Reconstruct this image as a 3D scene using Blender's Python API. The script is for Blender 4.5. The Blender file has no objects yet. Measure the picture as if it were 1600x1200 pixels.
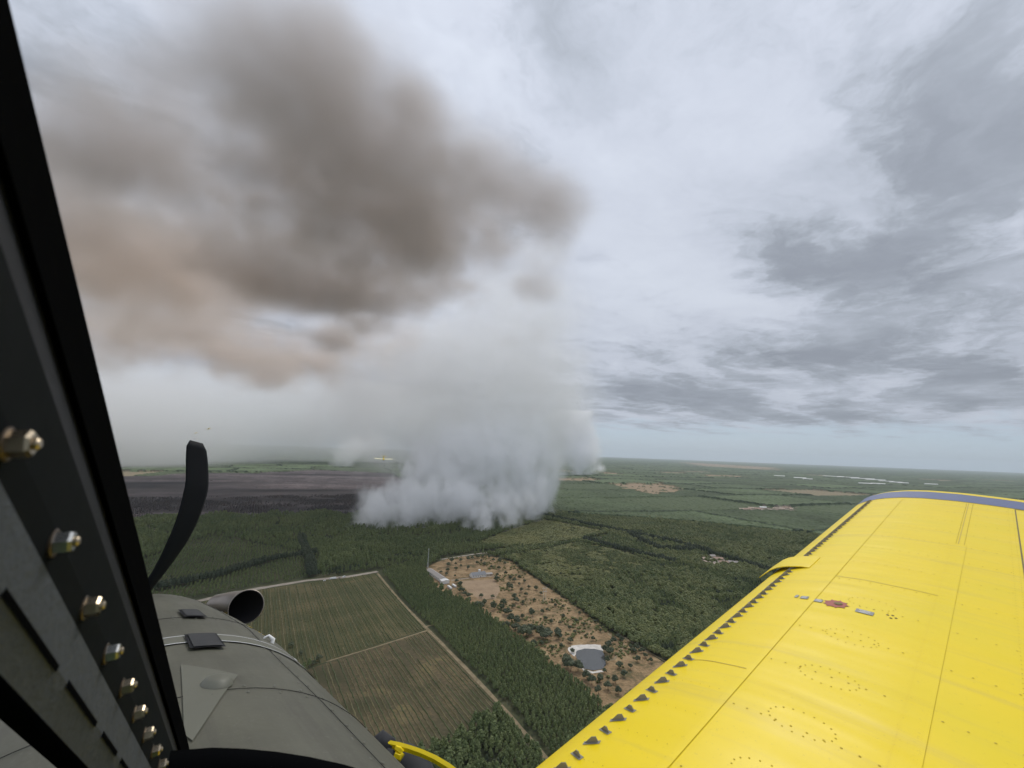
import bpy, bmesh, math, random
import numpy as np
from mathutils import Vector, Matrix

random.seed(7)
RNG = np.random.default_rng(11)
sc = bpy.context.scene
COL = sc.collection
R_ = math.radians

# ---------------------------------------------------------------- camera
FPX, CZ = 671.0, 250.0
PITCH, ROLL = math.atan(106 / 671.0), R_(2.08)
cF = np.array([0, math.cos(PITCH), math.sin(PITCH)])
_u0 = np.array([0, -math.sin(PITCH), math.cos(PITCH)])
cR = math.cos(ROLL) * np.array([1.0, 0, 0]) + math.sin(ROLL) * _u0
cU = -math.sin(ROLL) * np.array([1.0, 0, 0]) + math.cos(ROLL) * _u0
CAM = np.array([0, 0, CZ])
cam_data = bpy.data.cameras.new('camera')
cam_data.sensor_width = 36
cam_data.lens = FPX / 1600 * 36
cam_data.clip_start, cam_data.clip_end = 0.01, 200000
cam_data.dof.use_dof = True
cam_data.dof.focus_distance = 60
cam_data.dof.aperture_fstop = cam_data.lens / 1.4      # about a millimetre of pupil, a phone lens
cam = bpy.data.objects.new('camera', cam_data)
COL.objects.link(cam)
cam.matrix_world = Matrix(((cR[0], cU[0], -cF[0], 0), (cR[1], cU[1], -cF[1], 0), (cR[2], cU[2], -cF[2], CZ), (0, 0, 0, 1)))
sc.camera = cam

# ---------------------------------------------------------------- render settings
sc.view_settings.view_transform = 'Standard'
sc.view_settings.look = 'None'
sc.view_settings.exposure = 0.0
sc.view_settings.gamma = 1.0
sc.view_settings.use_curve_mapping = False
sc.render.engine = 'CYCLES'
cy = sc.cycles
cy.use_denoising = True
cy.max_bounces = 24
cy.diffuse_bounces = 2
cy.glossy_bounces = 2
cy.transmission_bounces = 2
cy.volume_bounces = 24
cy.transparent_max_bounces = 8
cy.volume_step_rate = 2.0
cy.volume_max_steps = 400
cy.use_adaptive_sampling = True
cy.adaptive_threshold = 0.02
cy.caustics_reflective = cy.caustics_refractive = False

# ---------------------------------------------------------------- node helpers
class Tree:
    def __init__(s, nt):
        s.nt = nt
    def n(s, kind, ins=None, **props):
        nd = s.nt.nodes.new(kind)
        for k, v in props.items():
            setattr(nd, k, v)
        for k, v in (ins or {}).items():
            s.set(nd.inputs[k], v)
        return nd
    def set(s, sock, v):
        if isinstance(v, bpy.types.NodeSocket):
            s.nt.links.new(v, sock)
        else:
            sock.default_value = v
    def m(s, op, a, b=0.0, c=0.0, clamp=False):
        nd = s.nt.nodes.new('ShaderNodeMath')
        nd.operation = op
        nd.use_clamp = clamp
        for i, v in enumerate((a, b, c)):
            s.set(nd.inputs[i], v)
        return nd.outputs[0]
    def v(s, op, a, b=(0, 0, 0)):
        nd = s.nt.nodes.new('ShaderNodeVectorMath')
        nd.operation = op
        s.set(nd.inputs[0], a)
        if op == 'SCALE':
            s.set(nd.inputs['Scale'], b)
        else:
            s.set(nd.inputs[1], b)
        return nd.outputs['Value'] if op in ('LENGTH', 'DISTANCE', 'DOT_PRODUCT') else nd.outputs[0]
    def ramp(s, fac, stops, interp='LINEAR'):
        nd = s.nt.nodes.new('ShaderNodeValToRGB')
        nd.color_ramp.interpolation = interp
        el = nd.color_ramp.elements
        while len(el) < len(stops):
            el.new(0.5)
        for e, (p, c) in zip(el, stops):
            e.position = p
            e.color = (*c, 1) if len(c) == 3 else c
        s.set(nd.inputs[0], fac)
        return nd.outputs[0]
    def smooth(s, x, a, b, lo=0.0, hi=1.0):
        nd = s.n('ShaderNodeMapRange', {0: x, 1: a, 2: b, 3: lo, 4: hi}, interpolation_type='SMOOTHSTEP')
        return nd.outputs[0]
    def mix(s, fac, a, b, blend='MIX'):
        nd = s.nt.nodes.new('ShaderNodeMix')
        nd.data_type = 'RGBA'
        nd.blend_type = blend
        s.set(nd.inputs[0], fac)
        for k, v in ((6, a), (7, b)):
            if isinstance(v, tuple) and len(v) == 3:
                v = (*v, 1)
            s.set(nd.inputs[k], v)
        return nd.outputs[2]
    def noise(s, vec, scale, detail=4, rough=0.55, dist=0.0, dim='3D'):
        nd = s.n('ShaderNodeTexNoise', {'Scale': scale, 'Detail': detail, 'Roughness': rough, 'Distortion': dist}, noise_dimensions=dim)
        if vec is not None:
            s.set(nd.inputs['Vector'], vec)
        return nd.outputs[0]

# ---------------------------------------------------------------- pixel <-> world (1600 x 1200 photograph pixels)
def ray(x, y):
    d = cF + (x - 800) / FPX * cR - (y - 600) / FPX * cU
    return d / np.linalg.norm(d)
def gnd(x, y, z=0.0):
    d = ray(x, y)
    return CAM + d * ((z - CZ) / d[2])
def g2(x, y):
    p = gnd(x, y)
    return (p[0], p[1])
def pix(P):
    d = np.asarray(P, float) - CAM
    z = d @ cF
    z = np.where(np.abs(z) < 1e-6, 1e-6, z)
    return 800 + FPX * (d @ cR) / z, 600 - FPX * (d @ cU) / z, z
def at(x, y, dist):
    return CAM + ray(x, y) * dist

# ---------------------------------------------------------------- world: overcast sky over a Nishita sky
SUN_AZ, SUN_EL = R_(25), R_(52)
world = bpy.data.worlds.new('World')
sc.world = world
world.use_nodes = True
wt = Tree(world.node_tree)
world.node_tree.nodes.clear()
sky = wt.n('ShaderNodeTexSky', sky_type='NISHITA', sun_disc=False, sun_elevation=SUN_EL, sun_rotation=SUN_AZ, altitude=250, air_density=1.0, dust_density=1.5, ozone_density=1.0)
tc = wt.n('ShaderNodeTexCoord')
dirv = wt.v('NORMALIZE', tc.outputs['Generated'])
sx = wt.n('ShaderNodeSeparateXYZ', {0: dirv})
dz = wt.m('MAXIMUM', sx.outputs[2], 0.0)
zc = wt.m('ADD', dz, 0.055)
uv = wt.n('ShaderNodeCombineXYZ', {0: wt.m('DIVIDE', sx.outputs[0], zc), 1: wt.m('DIVIDE', sx.outputs[1], zc), 2: 0.0}).outputs[0]
# slow drift of the cloud deck
warp = wt.n('ShaderNodeTexNoise', {'Vector': uv, 'Scale': 0.9, 'Detail': 6.0, 'Roughness': 0.6})
uvw = wt.v('ADD', uv, wt.v('SCALE', wt.v('SUBTRACT', warp.outputs['Color'], (0.5, 0.5, 0.5)), 0.8))
street = wt.n('ShaderNodeVectorRotate', {0: uvw, 'Axis': (0, 0, 1), 'Angle': R_(-38)}).outputs[0]
street = wt.v('MULTIPLY', street, (0.62, 1.35, 1.0))
n_big = wt.noise(uvw, 0.75, 6, 0.55)
n_mid = wt.noise(wt.v('ADD', street, (7.3, 2.1, 0)), 1.5, 12, 0.60)
n_mass = wt.noise(wt.v('ADD', street, (3.1, 5.2, 0)), 1.1, 12, 0.62)
n_fine = wt.noise(wt.v('ADD', uvw, (1.7, 9.4, 0)), 5.5, 8, 0.65)
# banks of thicker and thinner cloud in the deck
def bank(px, py, rx, ry, ang, amp):
    d = ray(px, py)
    zz = d[2] + 0.055
    c = (d[0] / zz, d[1] / zz, 0)
    e = wt.v('SUBTRACT', uvw, c)
    e = wt.n('ShaderNodeVectorRotate', {0: e, 'Axis': (0, 0, 1), 'Angle': -ang}).outputs[0]
    e = wt.v('MULTIPLY', e, (1 / rx, 1 / ry, 1))
    q = wt.v('DOT_PRODUCT', e, e)
    return wt.m('MULTIPLY', wt.m('POWER', 2.718, wt.m('MULTIPLY', q, -1.0)), amp)
BANKS = [(1400, 370, 1.0, 0.30, R_(35), 0.42), (1560, 200, 0.4, 0.22, R_(30), 0.22), (1230, 420, 0.6, 0.22, R_(40), 0.4), (1340, 440, 0.7, 0.3, R_(20), 0.3), (1290, 565, 1.3, 0.35, 0.0, 0.32), (1540, 560, 1.4, 0.6, 0.0, 0.26), (1480, 620, 2.0, 0.8, 0.0, 0.2), (1150, 640, 2.5, 0.8, R_(8), 0.28), (1000, 170, 0.5, 0.4, 0, -0.10), (1180, 230, 0.4, 0.3, R_(40), -0.12), (1090, 470, 0.6, 0.3, R_(20), -0.10), (860, 70, 0.35, 0.2, R_(30), 0.16), (1250, 60, 0.4, 0.15, R_(30), 0.14), (890, 30, 0.22, 0.1, R_(20), 0.22), (180, 60, 0.5, 0.2, 0, 0.12), (950, 610, 2.2, 0.7, R_(10), 0.25)]
bsum = bank(*BANKS[0])
for b in BANKS[1:]:
    bsum = wt.m('ADD', bsum, bank(*b))
def ctr(x, a):
    return wt.m('MULTIPLY', wt.m('SUBTRACT', x, 0.5), a)
k = wt.m('ADD', wt.m('ADD', ctr(n_big, 1.05), ctr(n_mid, 0.95)), wt.m('ADD', wt.m('MULTIPLY', bsum, 0.80), ctr(n_fine, 0.28)))
# separate cloud masses with firmer edges below the even deck
mass = wt.smooth(wt.m('ADD', wt.m('ADD', n_mass, ctr(n_fine, 0.18)), wt.m('ADD', wt.m('MULTIPLY', bsum, 0.26), wt.smooth(dz, 0.30, 0.06, 0.0, 0.07))), 0.49, 0.66)
k = wt.m('ADD', k, wt.m('MULTIPLY', mass, 0.30))
cloud = wt.ramp(wt.smooth(k, -0.38, 0.82), [(0.0, (6.9, 7.4, 8.4)), (0.35, (6.0, 6.45, 7.45)), (0.55, (5.2, 5.65, 6.55)), (0.78, (4.1, 4.5, 5.2)), (1.0, (3.1, 3.4, 4.0))])
# the clear strip below the far edge of the deck
edge = wt.m('ADD', dz, wt.m('MULTIPLY', wt.m('SUBTRACT', n_mid, 0.5), 0.10))
cover = wt.smooth(edge, 0.045, 0.085)
clear = wt.mix(0.8, sky.outputs[0], (4.3, 5.5, 6.9))
cloud = wt.v('SCALE', cloud, wt.m('ADD', wt.m('MULTIPLY', dz, 0.42), 0.82))   # an overcast deck brightens towards the zenith
skycol = wt.mix(cover, clear, cloud)
bg = wt.n('ShaderNodeBackground', {'Color': skycol, 'Strength': 0.1})
wo = wt.n('ShaderNodeOutputWorld', {'Surface': bg.outputs[0]})
world.cycles.sampling_method = 'MANUAL'
world.cycles.sample_map_resolution = 512

# ---------------------------------------------------------------- sun behind the overcast
sun_d = bpy.data.lights.new('sun', 'SUN')
sun_d.energy = 1.5
sun_d.angle = R_(18)
sun_d.color = (1.0, 0.95, 0.88)
sun = bpy.data.objects.new('sun', sun_d)
COL.objects.link(sun)
sdir = Vector((math.sin(SUN_AZ) * math.cos(SUN_EL), math.cos(SUN_AZ) * math.cos(SUN_EL), math.sin(SUN_EL)))
sun.rotation_euler = sdir.to_track_quat('Z', 'Y').to_euler()
sun.location = (0, 0, 400)

# ---------------------------------------------------------------- object helpers
def tag(o, label=None, cat=None, group=None, kind=None):
    for k_, v_ in (('label', label), ('category', cat), ('group', group), ('kind', kind)):
        if v_:
            o[k_] = v_
    return o
def empty(name, loc=(0, 0, 0), rz=0.0):
    o = bpy.data.objects.new(name, None)
    o.empty_display_size = 0.5
    COL.objects.link(o)
    o.location = loc
    o.rotation_euler = (0, 0, rz)
    return o
def mesh_from(name, V, Fc, mats, smooth=False, mi=None):
    me = bpy.data.meshes.new(name)
    me.from_pydata([tuple(map(float, v)) for v in V], [], [tuple(f) for f in Fc])
    for m_ in (mats if isinstance(mats, (list, tuple)) else [mats]):
        me.materials.append(m_)
    if mi is not None:
        me.polygons.foreach_set('material_index', np.array(mi, dtype=np.int32))
    if smooth:
        me.polygons.foreach_set('use_smooth', [True] * len(me.polygons))
    me.update()
    return me
def fast_mesh(name, V, T, mats, mi=None, smooth=False):
    """V (n,3), T (m,3 or 4) numpy -> mesh"""
    V = np.asarray(V, np.float32)
    T = np.asarray(T, np.int32)
    me = bpy.data.meshes.new(name)
    k_ = T.shape[1]
    me.vertices.add(len(V))
    me.vertices.foreach_set('co', V.ravel())
    me.loops.add(T.size)
    me.loops.foreach_set('vertex_index', T.ravel())
    me.polygons.add(len(T))
    me.polygons.foreach_set('loop_start', np.arange(0, T.size, k_, dtype=np.int32))
    for m_ in (mats if isinstance(mats, (list, tuple)) else [mats]):
        me.materials.append(m_)
    if mi is not None:
        me.polygons.foreach_set('material_index', np.asarray(mi, np.int32))
    me.polygons.foreach_set('use_smooth', np.full(len(T), smooth))
    me.update(calc_edges=True)
    me.validate()
    return me
def link(name, me, parent=None):
    o = bpy.data.objects.new(name, me)
    COL.objects.link(o)
    if parent is not None:
        o.parent = parent
    return o
class MB:
    def __init__(s):
        s.V, s.F = [], []
    def add(s, V, Fc):
        b = len(s.V)
        s.V += [tuple(map(float, v)) for v in V]
        s.F += [tuple(b + i for i in f) for f in Fc]
        return s
    def box(s, lo, hi, M=None):
        x0, y0, z0 = lo
        x1, y1, z1 = hi
        V = [(x0, y0, z0), (x1, y0, z0), (x1, y1, z0), (x0, y1, z0), (x0, y0, z1), (x1, y0, z1), (x1, y1, z1), (x0, y1, z1)]
        if M is not None:
            V = [tuple(M @ Vector(v)) for v in V]
        return s.add(V, [(0, 3, 2, 1), (4, 5, 6, 7), (0, 1, 5, 4), (1, 2, 6, 5), (2, 3, 7, 6), (3, 0, 4, 7)])
    def tube(s, pts, rads, n=10, caps=True):
        pts = [Vector(p) for p in pts]
        if not isinstance(rads, (list, tuple)):
            rads = [rads] * len(pts)
        rings = []
        ref = None
        for i, p in enumerate(pts):
            t = (pts[min(i + 1, len(pts) - 1)] - pts[max(i - 1, 0)]).normalized()
            if ref is None:
                ref = t.orthogonal().normalized()
            a = (ref - t * ref.dot(t)).normalized()
            ref = a
            b = t.cross(a)
            rings.append([p + (a * math.cos(2 * math.pi * j / n) + b * math.sin(2 * math.pi * j / n)) * rads[i] for j in range(n)])
        V = [v for r in rings for v in r]
        Fc = [(i * n + j, i * n + (j + 1) % n, (i + 1) * n + (j + 1) % n, (i + 1) * n + j) for i in range(len(pts) - 1) for j in range(n)]
        if caps:
            Fc += [tuple(range(n - 1, -1, -1)), tuple((len(pts) - 1) * n + j for j in range(n))]
        return s.add(V, Fc)
    def build(s, name, mat, parent=None, smooth=False, bevel=0.0):
        me = mesh_from(name, s.V, s.F, mat, smooth)
        o = link(name, me, parent)
        if bevel:
            md = o.modifiers.new('bevel', 'BEVEL')
            md.width = bevel
            md.segments = 2
            md.limit_method = 'ANGLE'
        return o

# ---------------------------------------------------------------- materials
def base_mat(name):
    m_ = bpy.data.materials.new(name)
    m_.use_nodes = True
    m_.node_tree.nodes.clear()
    t = Tree(m_.node_tree)
    bs = t.n('ShaderNodeBsdfPrincipled')
    t.n('ShaderNodeOutputMaterial', {'Surface': bs.outputs[0]})
    return m_, t, bs
def simple(name, col, rough=0.6, metal=0.0, var=0.12, scale=6.0, bump=0.0, coat=0.0, spec=0.5, bscale=None):
    m_, t, bs = base_mat(name)
    tcn = t.n('ShaderNodeTexCoord')
    n_ = t.noise(tcn.outputs['Object'], scale, 6, 0.6)
    f = t.m('ADD', t.m('MULTIPLY', t.m('SUBTRACT', n_, 0.5), 2 * var), 1.0)
    c = t.v('SCALE', (*col,), f)
    t.set(bs.inputs['Base Color'], c)
    t.set(bs.inputs['Roughness'], t.m('ADD', t.m('MULTIPLY', t.m('SUBTRACT', n_, 0.5), 0.3), rough, clamp=True))
    bs.inputs['Metallic'].default_value = metal
    bs.inputs['Specular IOR Level'].default_value = spec
    if coat:
        bs.inputs['Coat Weight'].default_value = coat
    if bump:
        b = t.n('ShaderNodeBump', {'Height': t.noise(tcn.outputs['Object'], bscale or scale * 3, 5), 'Strength': bump, 'Distance': 0.01})
        t.set(bs.inputs['Normal'], b.outputs[0])
    return m_
def leaf_mat(name, c0, c1, big=0.006):
    m_, t, bs = base_mat(name)
    oi = t.n('ShaderNodeObjectInfo')
    geo = t.n('ShaderNodeNewGeometry')
    nb = t.noise(geo.outputs['Position'], big, 3)
    nf = t.noise(geo.outputs['Position'], 0.9, 2)
    f = t.m('ADD', t.m('MULTIPLY', oi.outputs['Random'], 0.45), t.m('ADD', t.m('MULTIPLY', t.smooth(nb, 0.35, 0.68), 0.4), t.m('MULTIPLY', t.m('SUBTRACT', nf, 0.4), 0.5)), clamp=True)
    t.set(bs.inputs['Base Color'], t.mix(f, c0, c1))
    bs.inputs['Roughness'].default_value = 0.65
    bs.inputs['Specular IOR Level'].default_value = 0.25
    return m_
def ground_mat(name, stops, s1=0.02, s2=0.3, bump=0.3, rough=0.9):
    m_, t, bs = base_mat(name)
    geo = t.n('ShaderNodeNewGeometry')
    p = geo.outputs['Position']
    a = t.noise(p, s1, 6, 0.6, 0.4)
    b = t.noise(p, s2, 6, 0.65)
    f = t.m('ADD', t.m('MULTIPLY', a, 0.6), t.m('MULTIPLY', b, 0.4))
    f = t.smooth(f, 0.3, 0.7)
    t.set(bs.inputs['Base Color'], t.ramp(f, stops))
    bs.inputs['Roughness'].default_value = rough
    bs.inputs['Specular IOR Level'].default_value = 0.2
    if bump:
        bm_ = t.n('ShaderNodeBump', {'Height': b, 'Strength': bump, 'Distance': 1.0})
        t.set(bs.inputs['Normal'], bm_.outputs[0])
    return m_

M = {}
M['pine'] = leaf_mat('pine_needles', (0.088, 0.124, 0.046), (0.180, 0.205, 0.076))
M['pine_dark'] = leaf_mat('dark_needles', (0.040, 0.056, 0.034), (0.075, 0.092, 0.048))
M['broad'] = leaf_mat('broad_leaves', (0.084, 0.114, 0.042), (0.20, 0.208, 0.076))
M['scrub'] = leaf_mat('scrub_leaves', (0.12, 0.14, 0.05), (0.23, 0.22, 0.08), 0.012)
M['oak'] = leaf_mat('oak_leaves', (0.060, 0.076, 0.042), (0.105, 0.118, 0.06))
M['burnt'] = leaf_mat('scorched_needles', (0.030, 0.026, 0.028), (0.085, 0.070, 0.062))
M['bark'] = simple('bark', (0.11, 0.085, 0.065), 0.9, scale=2)
M['floor'] = ground_mat('forest_floor', [(0, (0.040, 0.050, 0.024)), (0.5, (0.062, 0.070, 0.032)), (1, (0.10, 0.092, 0.05))])
M['dry'] = ground_mat('dry_grass', [(0, (0.085, 0.082, 0.036)), (0.25, (0.15, 0.115, 0.056)), (0.45, (0.24, 0.16, 0.084)), (0.72, (0.31, 0.215, 0.115)), (1, (0.40, 0.30, 0.17))], 0.045, 0.28)
M['bare'] = ground_mat('bare_field', [(0, (0.25, 0.175, 0.11)), (1, (0.38, 0.28, 0.18))], 0.05, 0.5)
M['road'] = ground_mat('dirt_road', [(0, (0.26, 0.22, 0.18)), (1, (0.42, 0.37, 0.31))], 0.1, 0.6)
M['track'] = ground_mat('sandy_track', [(0, (0.16, 0.13, 0.075)), (1, (0.33, 0.26, 0.16))], 0.08, 0.5)
M['sand'] = ground_mat('pale_sand', [(0, (0.45, 0.42, 0.37)), (1, (0.75, 0.72, 0.66))], 0.1, 0.8)
M['heath'] = ground_mat('low_heath', [(0, (0.055, 0.072, 0.026)), (0.5, (0.09, 0.10, 0.035)), (1, (0.15, 0.14, 0.05))], 0.02, 0.25)
M['ash'] = ground_mat('burnt_ground', [(0, (0.026, 0.023, 0.026)), (0.5, (0.06, 0.052, 0.052)), (1, (0.13, 0.11, 0.10))], 0.006, 0.05)

# far ground: a patchwork of woods and fields
def far_ground_mat():
    m_, t, bs = base_mat('far_country')
    geo = t.n('ShaderNodeNewGeometry')
    p = geo.outputs['Position']
    vo = t.n('ShaderNodeTexVoronoi', {'Vector': t.v('MULTIPLY', p, (1.0, 0.75, 1.0)), 'Scale': 0.0011}, feature='F1')
    hue = t.n('ShaderNodeSeparateColor', {0: vo.outputs['Color']})
    c = t.ramp(hue.outputs[0], [(0, (0.034, 0.050, 0.024)), (0.62, (0.045, 0.066, 0.028)), (0.78, (0.065, 0.082, 0.034)), (0.9, (0.20, 0.17, 0.10)), (1.0, (0.09, 0.11, 0.04))], 'CONSTANT')
    f = t.noise(p, 0.02, 5)
    t.set(bs.inputs['Base Color'], t.mix(0.5, c, t.v('SCALE', c, t.m('MULTIPLY', f, 2.0))))
    bs.inputs['Roughness'].default_value = 0.95
    bs.inputs['Specular IOR Level'].default_value = 0.1
    return m_
M['far'] = far_ground_mat()

# ================================================================ ground
def inpoly(P, poly):
    x, y = P[:, 0], P[:, 1]
    ins = np.zeros(len(P), bool)
    n = len(poly)
    j = n - 1
    for i in range(n):
        xi, yi = poly[i]
        xj, yj = poly[j]
        c = ((yi > y) != (yj > y)) & (x < (xj - xi) * (y - yi) / (yj - yi + 1e-12) + xi)
        ins ^= c
        j = i
    return ins
def near_line(P, line, w):
    best = np.full(len(P), 1e9)
    for (a, b) in zip(line[:-1], line[1:]):
        a, b = np.array(a), np.array(b)
        ab = b - a
        t = np.clip(((P - a) @ ab) / (ab @ ab), 0, 1)
        best = np.minimum(best, np.linalg.norm(P - (a + t[:, None] * ab), axis=1))
    return best < w
def G(pts):
    return [g2(*p) for p in pts]

# the ground sheet
nseg = 64
V = [(0, 0, 0)]
Fc = []
rings = [300, 1000, 3000, 9000, 25000, 70000]
for r in rings:
    V += [(r * math.cos(2 * math.pi * i / nseg), r * math.sin(2 * math.pi * i / nseg), 0) for i in range(nseg)]
for i in range(nseg):
    Fc.append((0, 1 + i, 1 + (i + 1) % nseg))
for q in range(len(rings) - 1):
    a, b = 1 + q * nseg, 1 + (q + 1) * nseg
    for i in range(nseg):
        Fc.append((a + i, b + i, b + (i + 1) % nseg, a + (i + 1) % nseg))
ground = link('ground', mesh_from('ground', V, Fc, M['far']))
tag(ground, 'dark green wooded country reaching to the horizon', kind='structure')

def sheet(name, poly, z, mat, label, kind='structure', rough_edge=0.0, step=None):
    """a flat patch of ground from an outline, its edge wandering a little"""
    pts = []
    n = len(poly)
    for i in range(n):
        a, b = np.array(poly[i]), np.array(poly[(i + 1) % n])
        L = np.linalg.norm(b - a)
        m_ = max(1, int(L / (step or 12)))
        nrm = np.array([-(b - a)[1], (b - a)[0]]) / max(L, 1e-6)
        for j in range(m_):
            q = a + (b - a) * j / m_
            if rough_edge:
                q = q + nrm * random.uniform(-rough_edge, rough_edge)
            pts.append((q[0], q[1], z))
    bm = bmesh.new()
    f = bm.faces.new([bm.verts.new(p) for p in pts])
    bmesh.ops.triangulate(bm, faces=[f])
    bmesh.ops.recalc_face_normals(bm, faces=bm.faces)
    if sum(fc.normal.z for fc in bm.faces) < 0:
        bmesh.ops.reverse_faces(bm, faces=bm.faces)
    me = bpy.data.meshes.new(name)
    bm.to_mesh(me)
    bm.free()
    me.materials.append(mat)
    o = link(name, me)
    return tag(o, label, kind=kind)
def ribbon(name, line, w, z, mat, label):
    line = [np.array(p) for p in line]
    pts = []
    for a, b in zip(line[:-1], line[1:]):
        m_ = max(1, int(np.linalg.norm(b - a) / 12))
        pts += [a + (b - a) * j / m_ for j in range(m_)]
    pts.append(line[-1])
    V, Fc = [], []
    for i, p in enumerate(pts):
        t = pts[min(i + 1, len(pts) - 1)] - pts[max(i - 1, 0)]
        t = t / np.linalg.norm(t)
        n_ = np.array([-t[1], t[0]])
        ww = w * random.uniform(0.8, 1.15) / 2
        V += [(*(p + n_ * ww), z), (*(p - n_ * ww), z)]
        if i:
            Fc.append((2 * i - 2, 2 * i - 1, 2 * i + 1, 2 * i))
    o = link(name, mesh_from(name, V, [tuple(reversed(f)) for f in Fc], mat))
    if o.data.polygons[0].normal.z < 0:
        o.data.flip_normals()
    return tag(o, label, kind='structure')

P_UPPER = G([(587, 896), (395, 923), (235, 957), (300, 1010), (430, 1062), (510, 1034), (666, 983)])
P_LOWER = G([(668, 986), (510, 1036), (430, 1064), (520, 1215), (600, 1212), (690, 1167), (786, 1109)])
P_CLEAR = G([(662, 888), (700, 872), (760, 867), (800, 878), (830, 900), (875, 930), (950, 985), (1035, 1033), (1062, 1047), (1000, 1085), (945, 1113), (911, 1074), (866, 1042), (810, 998), (766, 967), (742, 946), (712, 935), (686, 924)])
P_STRIP = G([(598, 893), (640, 880), (664, 890), (686, 926), (712, 937), (742, 948), (766, 969), (810, 1000), (866, 1044), (911, 1076), (944, 1115), (905, 1155), (852, 1203), (797, 1112), (724, 1036), (674, 984), (632, 940)])
P_BURN = G([(60, 750), (150, 744), (240, 744), (300, 739), (400, 740), (500, 735), (612, 740), (650, 765), (610, 800), (560, 801), (535, 808), (505, 800), (470, 807), (430, 802), (395, 809), (350, 803), (300, 811), (255, 806), (200, 816), (150, 812), (60, 822)])
P_BARE = G([(716, 908), (772, 905), (783, 922), (775, 936), (748, 937), (728, 921)])
P_SCRUB = G([(795, 868), (905, 848), (975, 862), (1020, 880), (960, 905), (905, 925), (850, 898)])
P_LIGHT = G([(850, 812), (945, 831), (905, 843), (790, 856), (745, 850), (800, 828)])
P_YOUNG = G([(150, 900), (330, 838), (500, 868), (492, 905), (395, 917), (150, 962)])
ROAD_A = G([(150, 974), (235, 955), (395, 921), (480, 907), (545, 901), (590, 893)])
ROAD_B = G([(690, 874), (740, 866), (780, 861), (840, 852), (905, 844), (950, 838)])
TRACK_A = G([(590, 896), (626, 940), (668, 983), (724, 1040), (792, 1112), (866, 1200)])
TRACK_B = G([(660, 980), (700, 972)])
HEDGE_GAP = G([(668, 985), (590, 1010), (510, 1034)])
TAN = [G([(958, 757), (1035, 756), (1058, 762), (1056, 770), (1018, 774), (990, 768)]), G([(868, 748), (925, 747), (940, 750), (930, 753), (870, 752)]), G([(935, 738), (965, 740), (975, 743), (940, 742)]),
       G([(1060, 722), (1215, 731), (1216, 736), (1090, 728)]), G([(1090, 742), (1160, 744), (1170, 747), (1095, 745)]), G([(1150, 794), (1245, 793), (1245, 799), (1160, 800)])]
P_HAMLET = G([(1095, 870), (1130, 866), (1160, 876), (1150, 888), (1110, 888), (1095, 880)])
TREELINES = [G([(843, 806), (950, 829), (1060, 851), (1235, 905)]), G([(865, 774), (1000, 787), (1120, 795)]), G([(915, 846), (1000, 868), (1050, 880)]), G([(205, 930), (330, 905), (420, 878), (490, 866)]), G([(470, 840), (490, 902)]), G([(985, 838), (1030, 860), (1080, 862)])]

tag(sheet('forest_ground', [(2300 * math.sin(a), 2300 * math.cos(a)) for a in np.linspace(-1.2, 1.2, 60)] + [(200, 150), (-200, 150)], 0.04, M['floor'], 'shaded floor of the pine woods'), kind='structure')
sheet('heath_ground', P_SCRUB, 0.10, M['heath'], 'yellow green scrub ground between the woods and the road', rough_edge=5)
sheet('heath_ground', P_LIGHT, 0.10, M['heath'], 'light green young stand below the smoke', rough_edge=5)
sheet('clearing_ground', P_CLEAR, 0.12, M['dry'], 'dry tan grass of the long clearing', rough_edge=4)
sheet('bare_ground', P_BARE, 0.16, M['bare'], 'bare sandy paddock at the top of the clearing', rough_edge=2)
ribbon('road', ROAD_A, 13, 0.14, M['road'], 'pale dirt road along the top of the crop field')
ribbon('road', ROAD_B, 7, 0.14, M['road'], 'pale road running behind the clearing to the fire')
ribbon('track', TRACK_A, 4.5, 0.14, M['track'], 'sandy track along the right edge of the crop field')
ribbon('track', TRACK_B, 3, 0.18, M['track'], 'short sandy link track into the pine strip')
ribbon('track', HEDGE_GAP, 3.0, 0.17, M['track'], 'pale strip dividing the two halves of the crop field')
ribbon('track', G([(843, 815), (900, 823), (950, 832)]), 9, 0.15, M['track'], 'brown track between the woods right of the smoke')
ribbon('track', G([(845, 905), (900, 940), (985, 1003), (1062, 1046)]), 3.5, 0.2, M['track'], 'sandy track along the far edge of the clearing')
ribbon('track', G([(905, 1045), (960, 1030), (975, 1008), (950, 990)]), 3, 0.21, M['track'], 'worn track curving past the pond')
ribbon('track', G([(705, 907), (742, 902), (775, 900)]), 4, 0.22, M['road'], 'pale yard drive between shed and farmhouse')
sheet('burnt_ground', P_BURN, 0.10, M['ash'], 'dark burnt forest ground left of the smoke', rough_edge=20, step=40)

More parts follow.
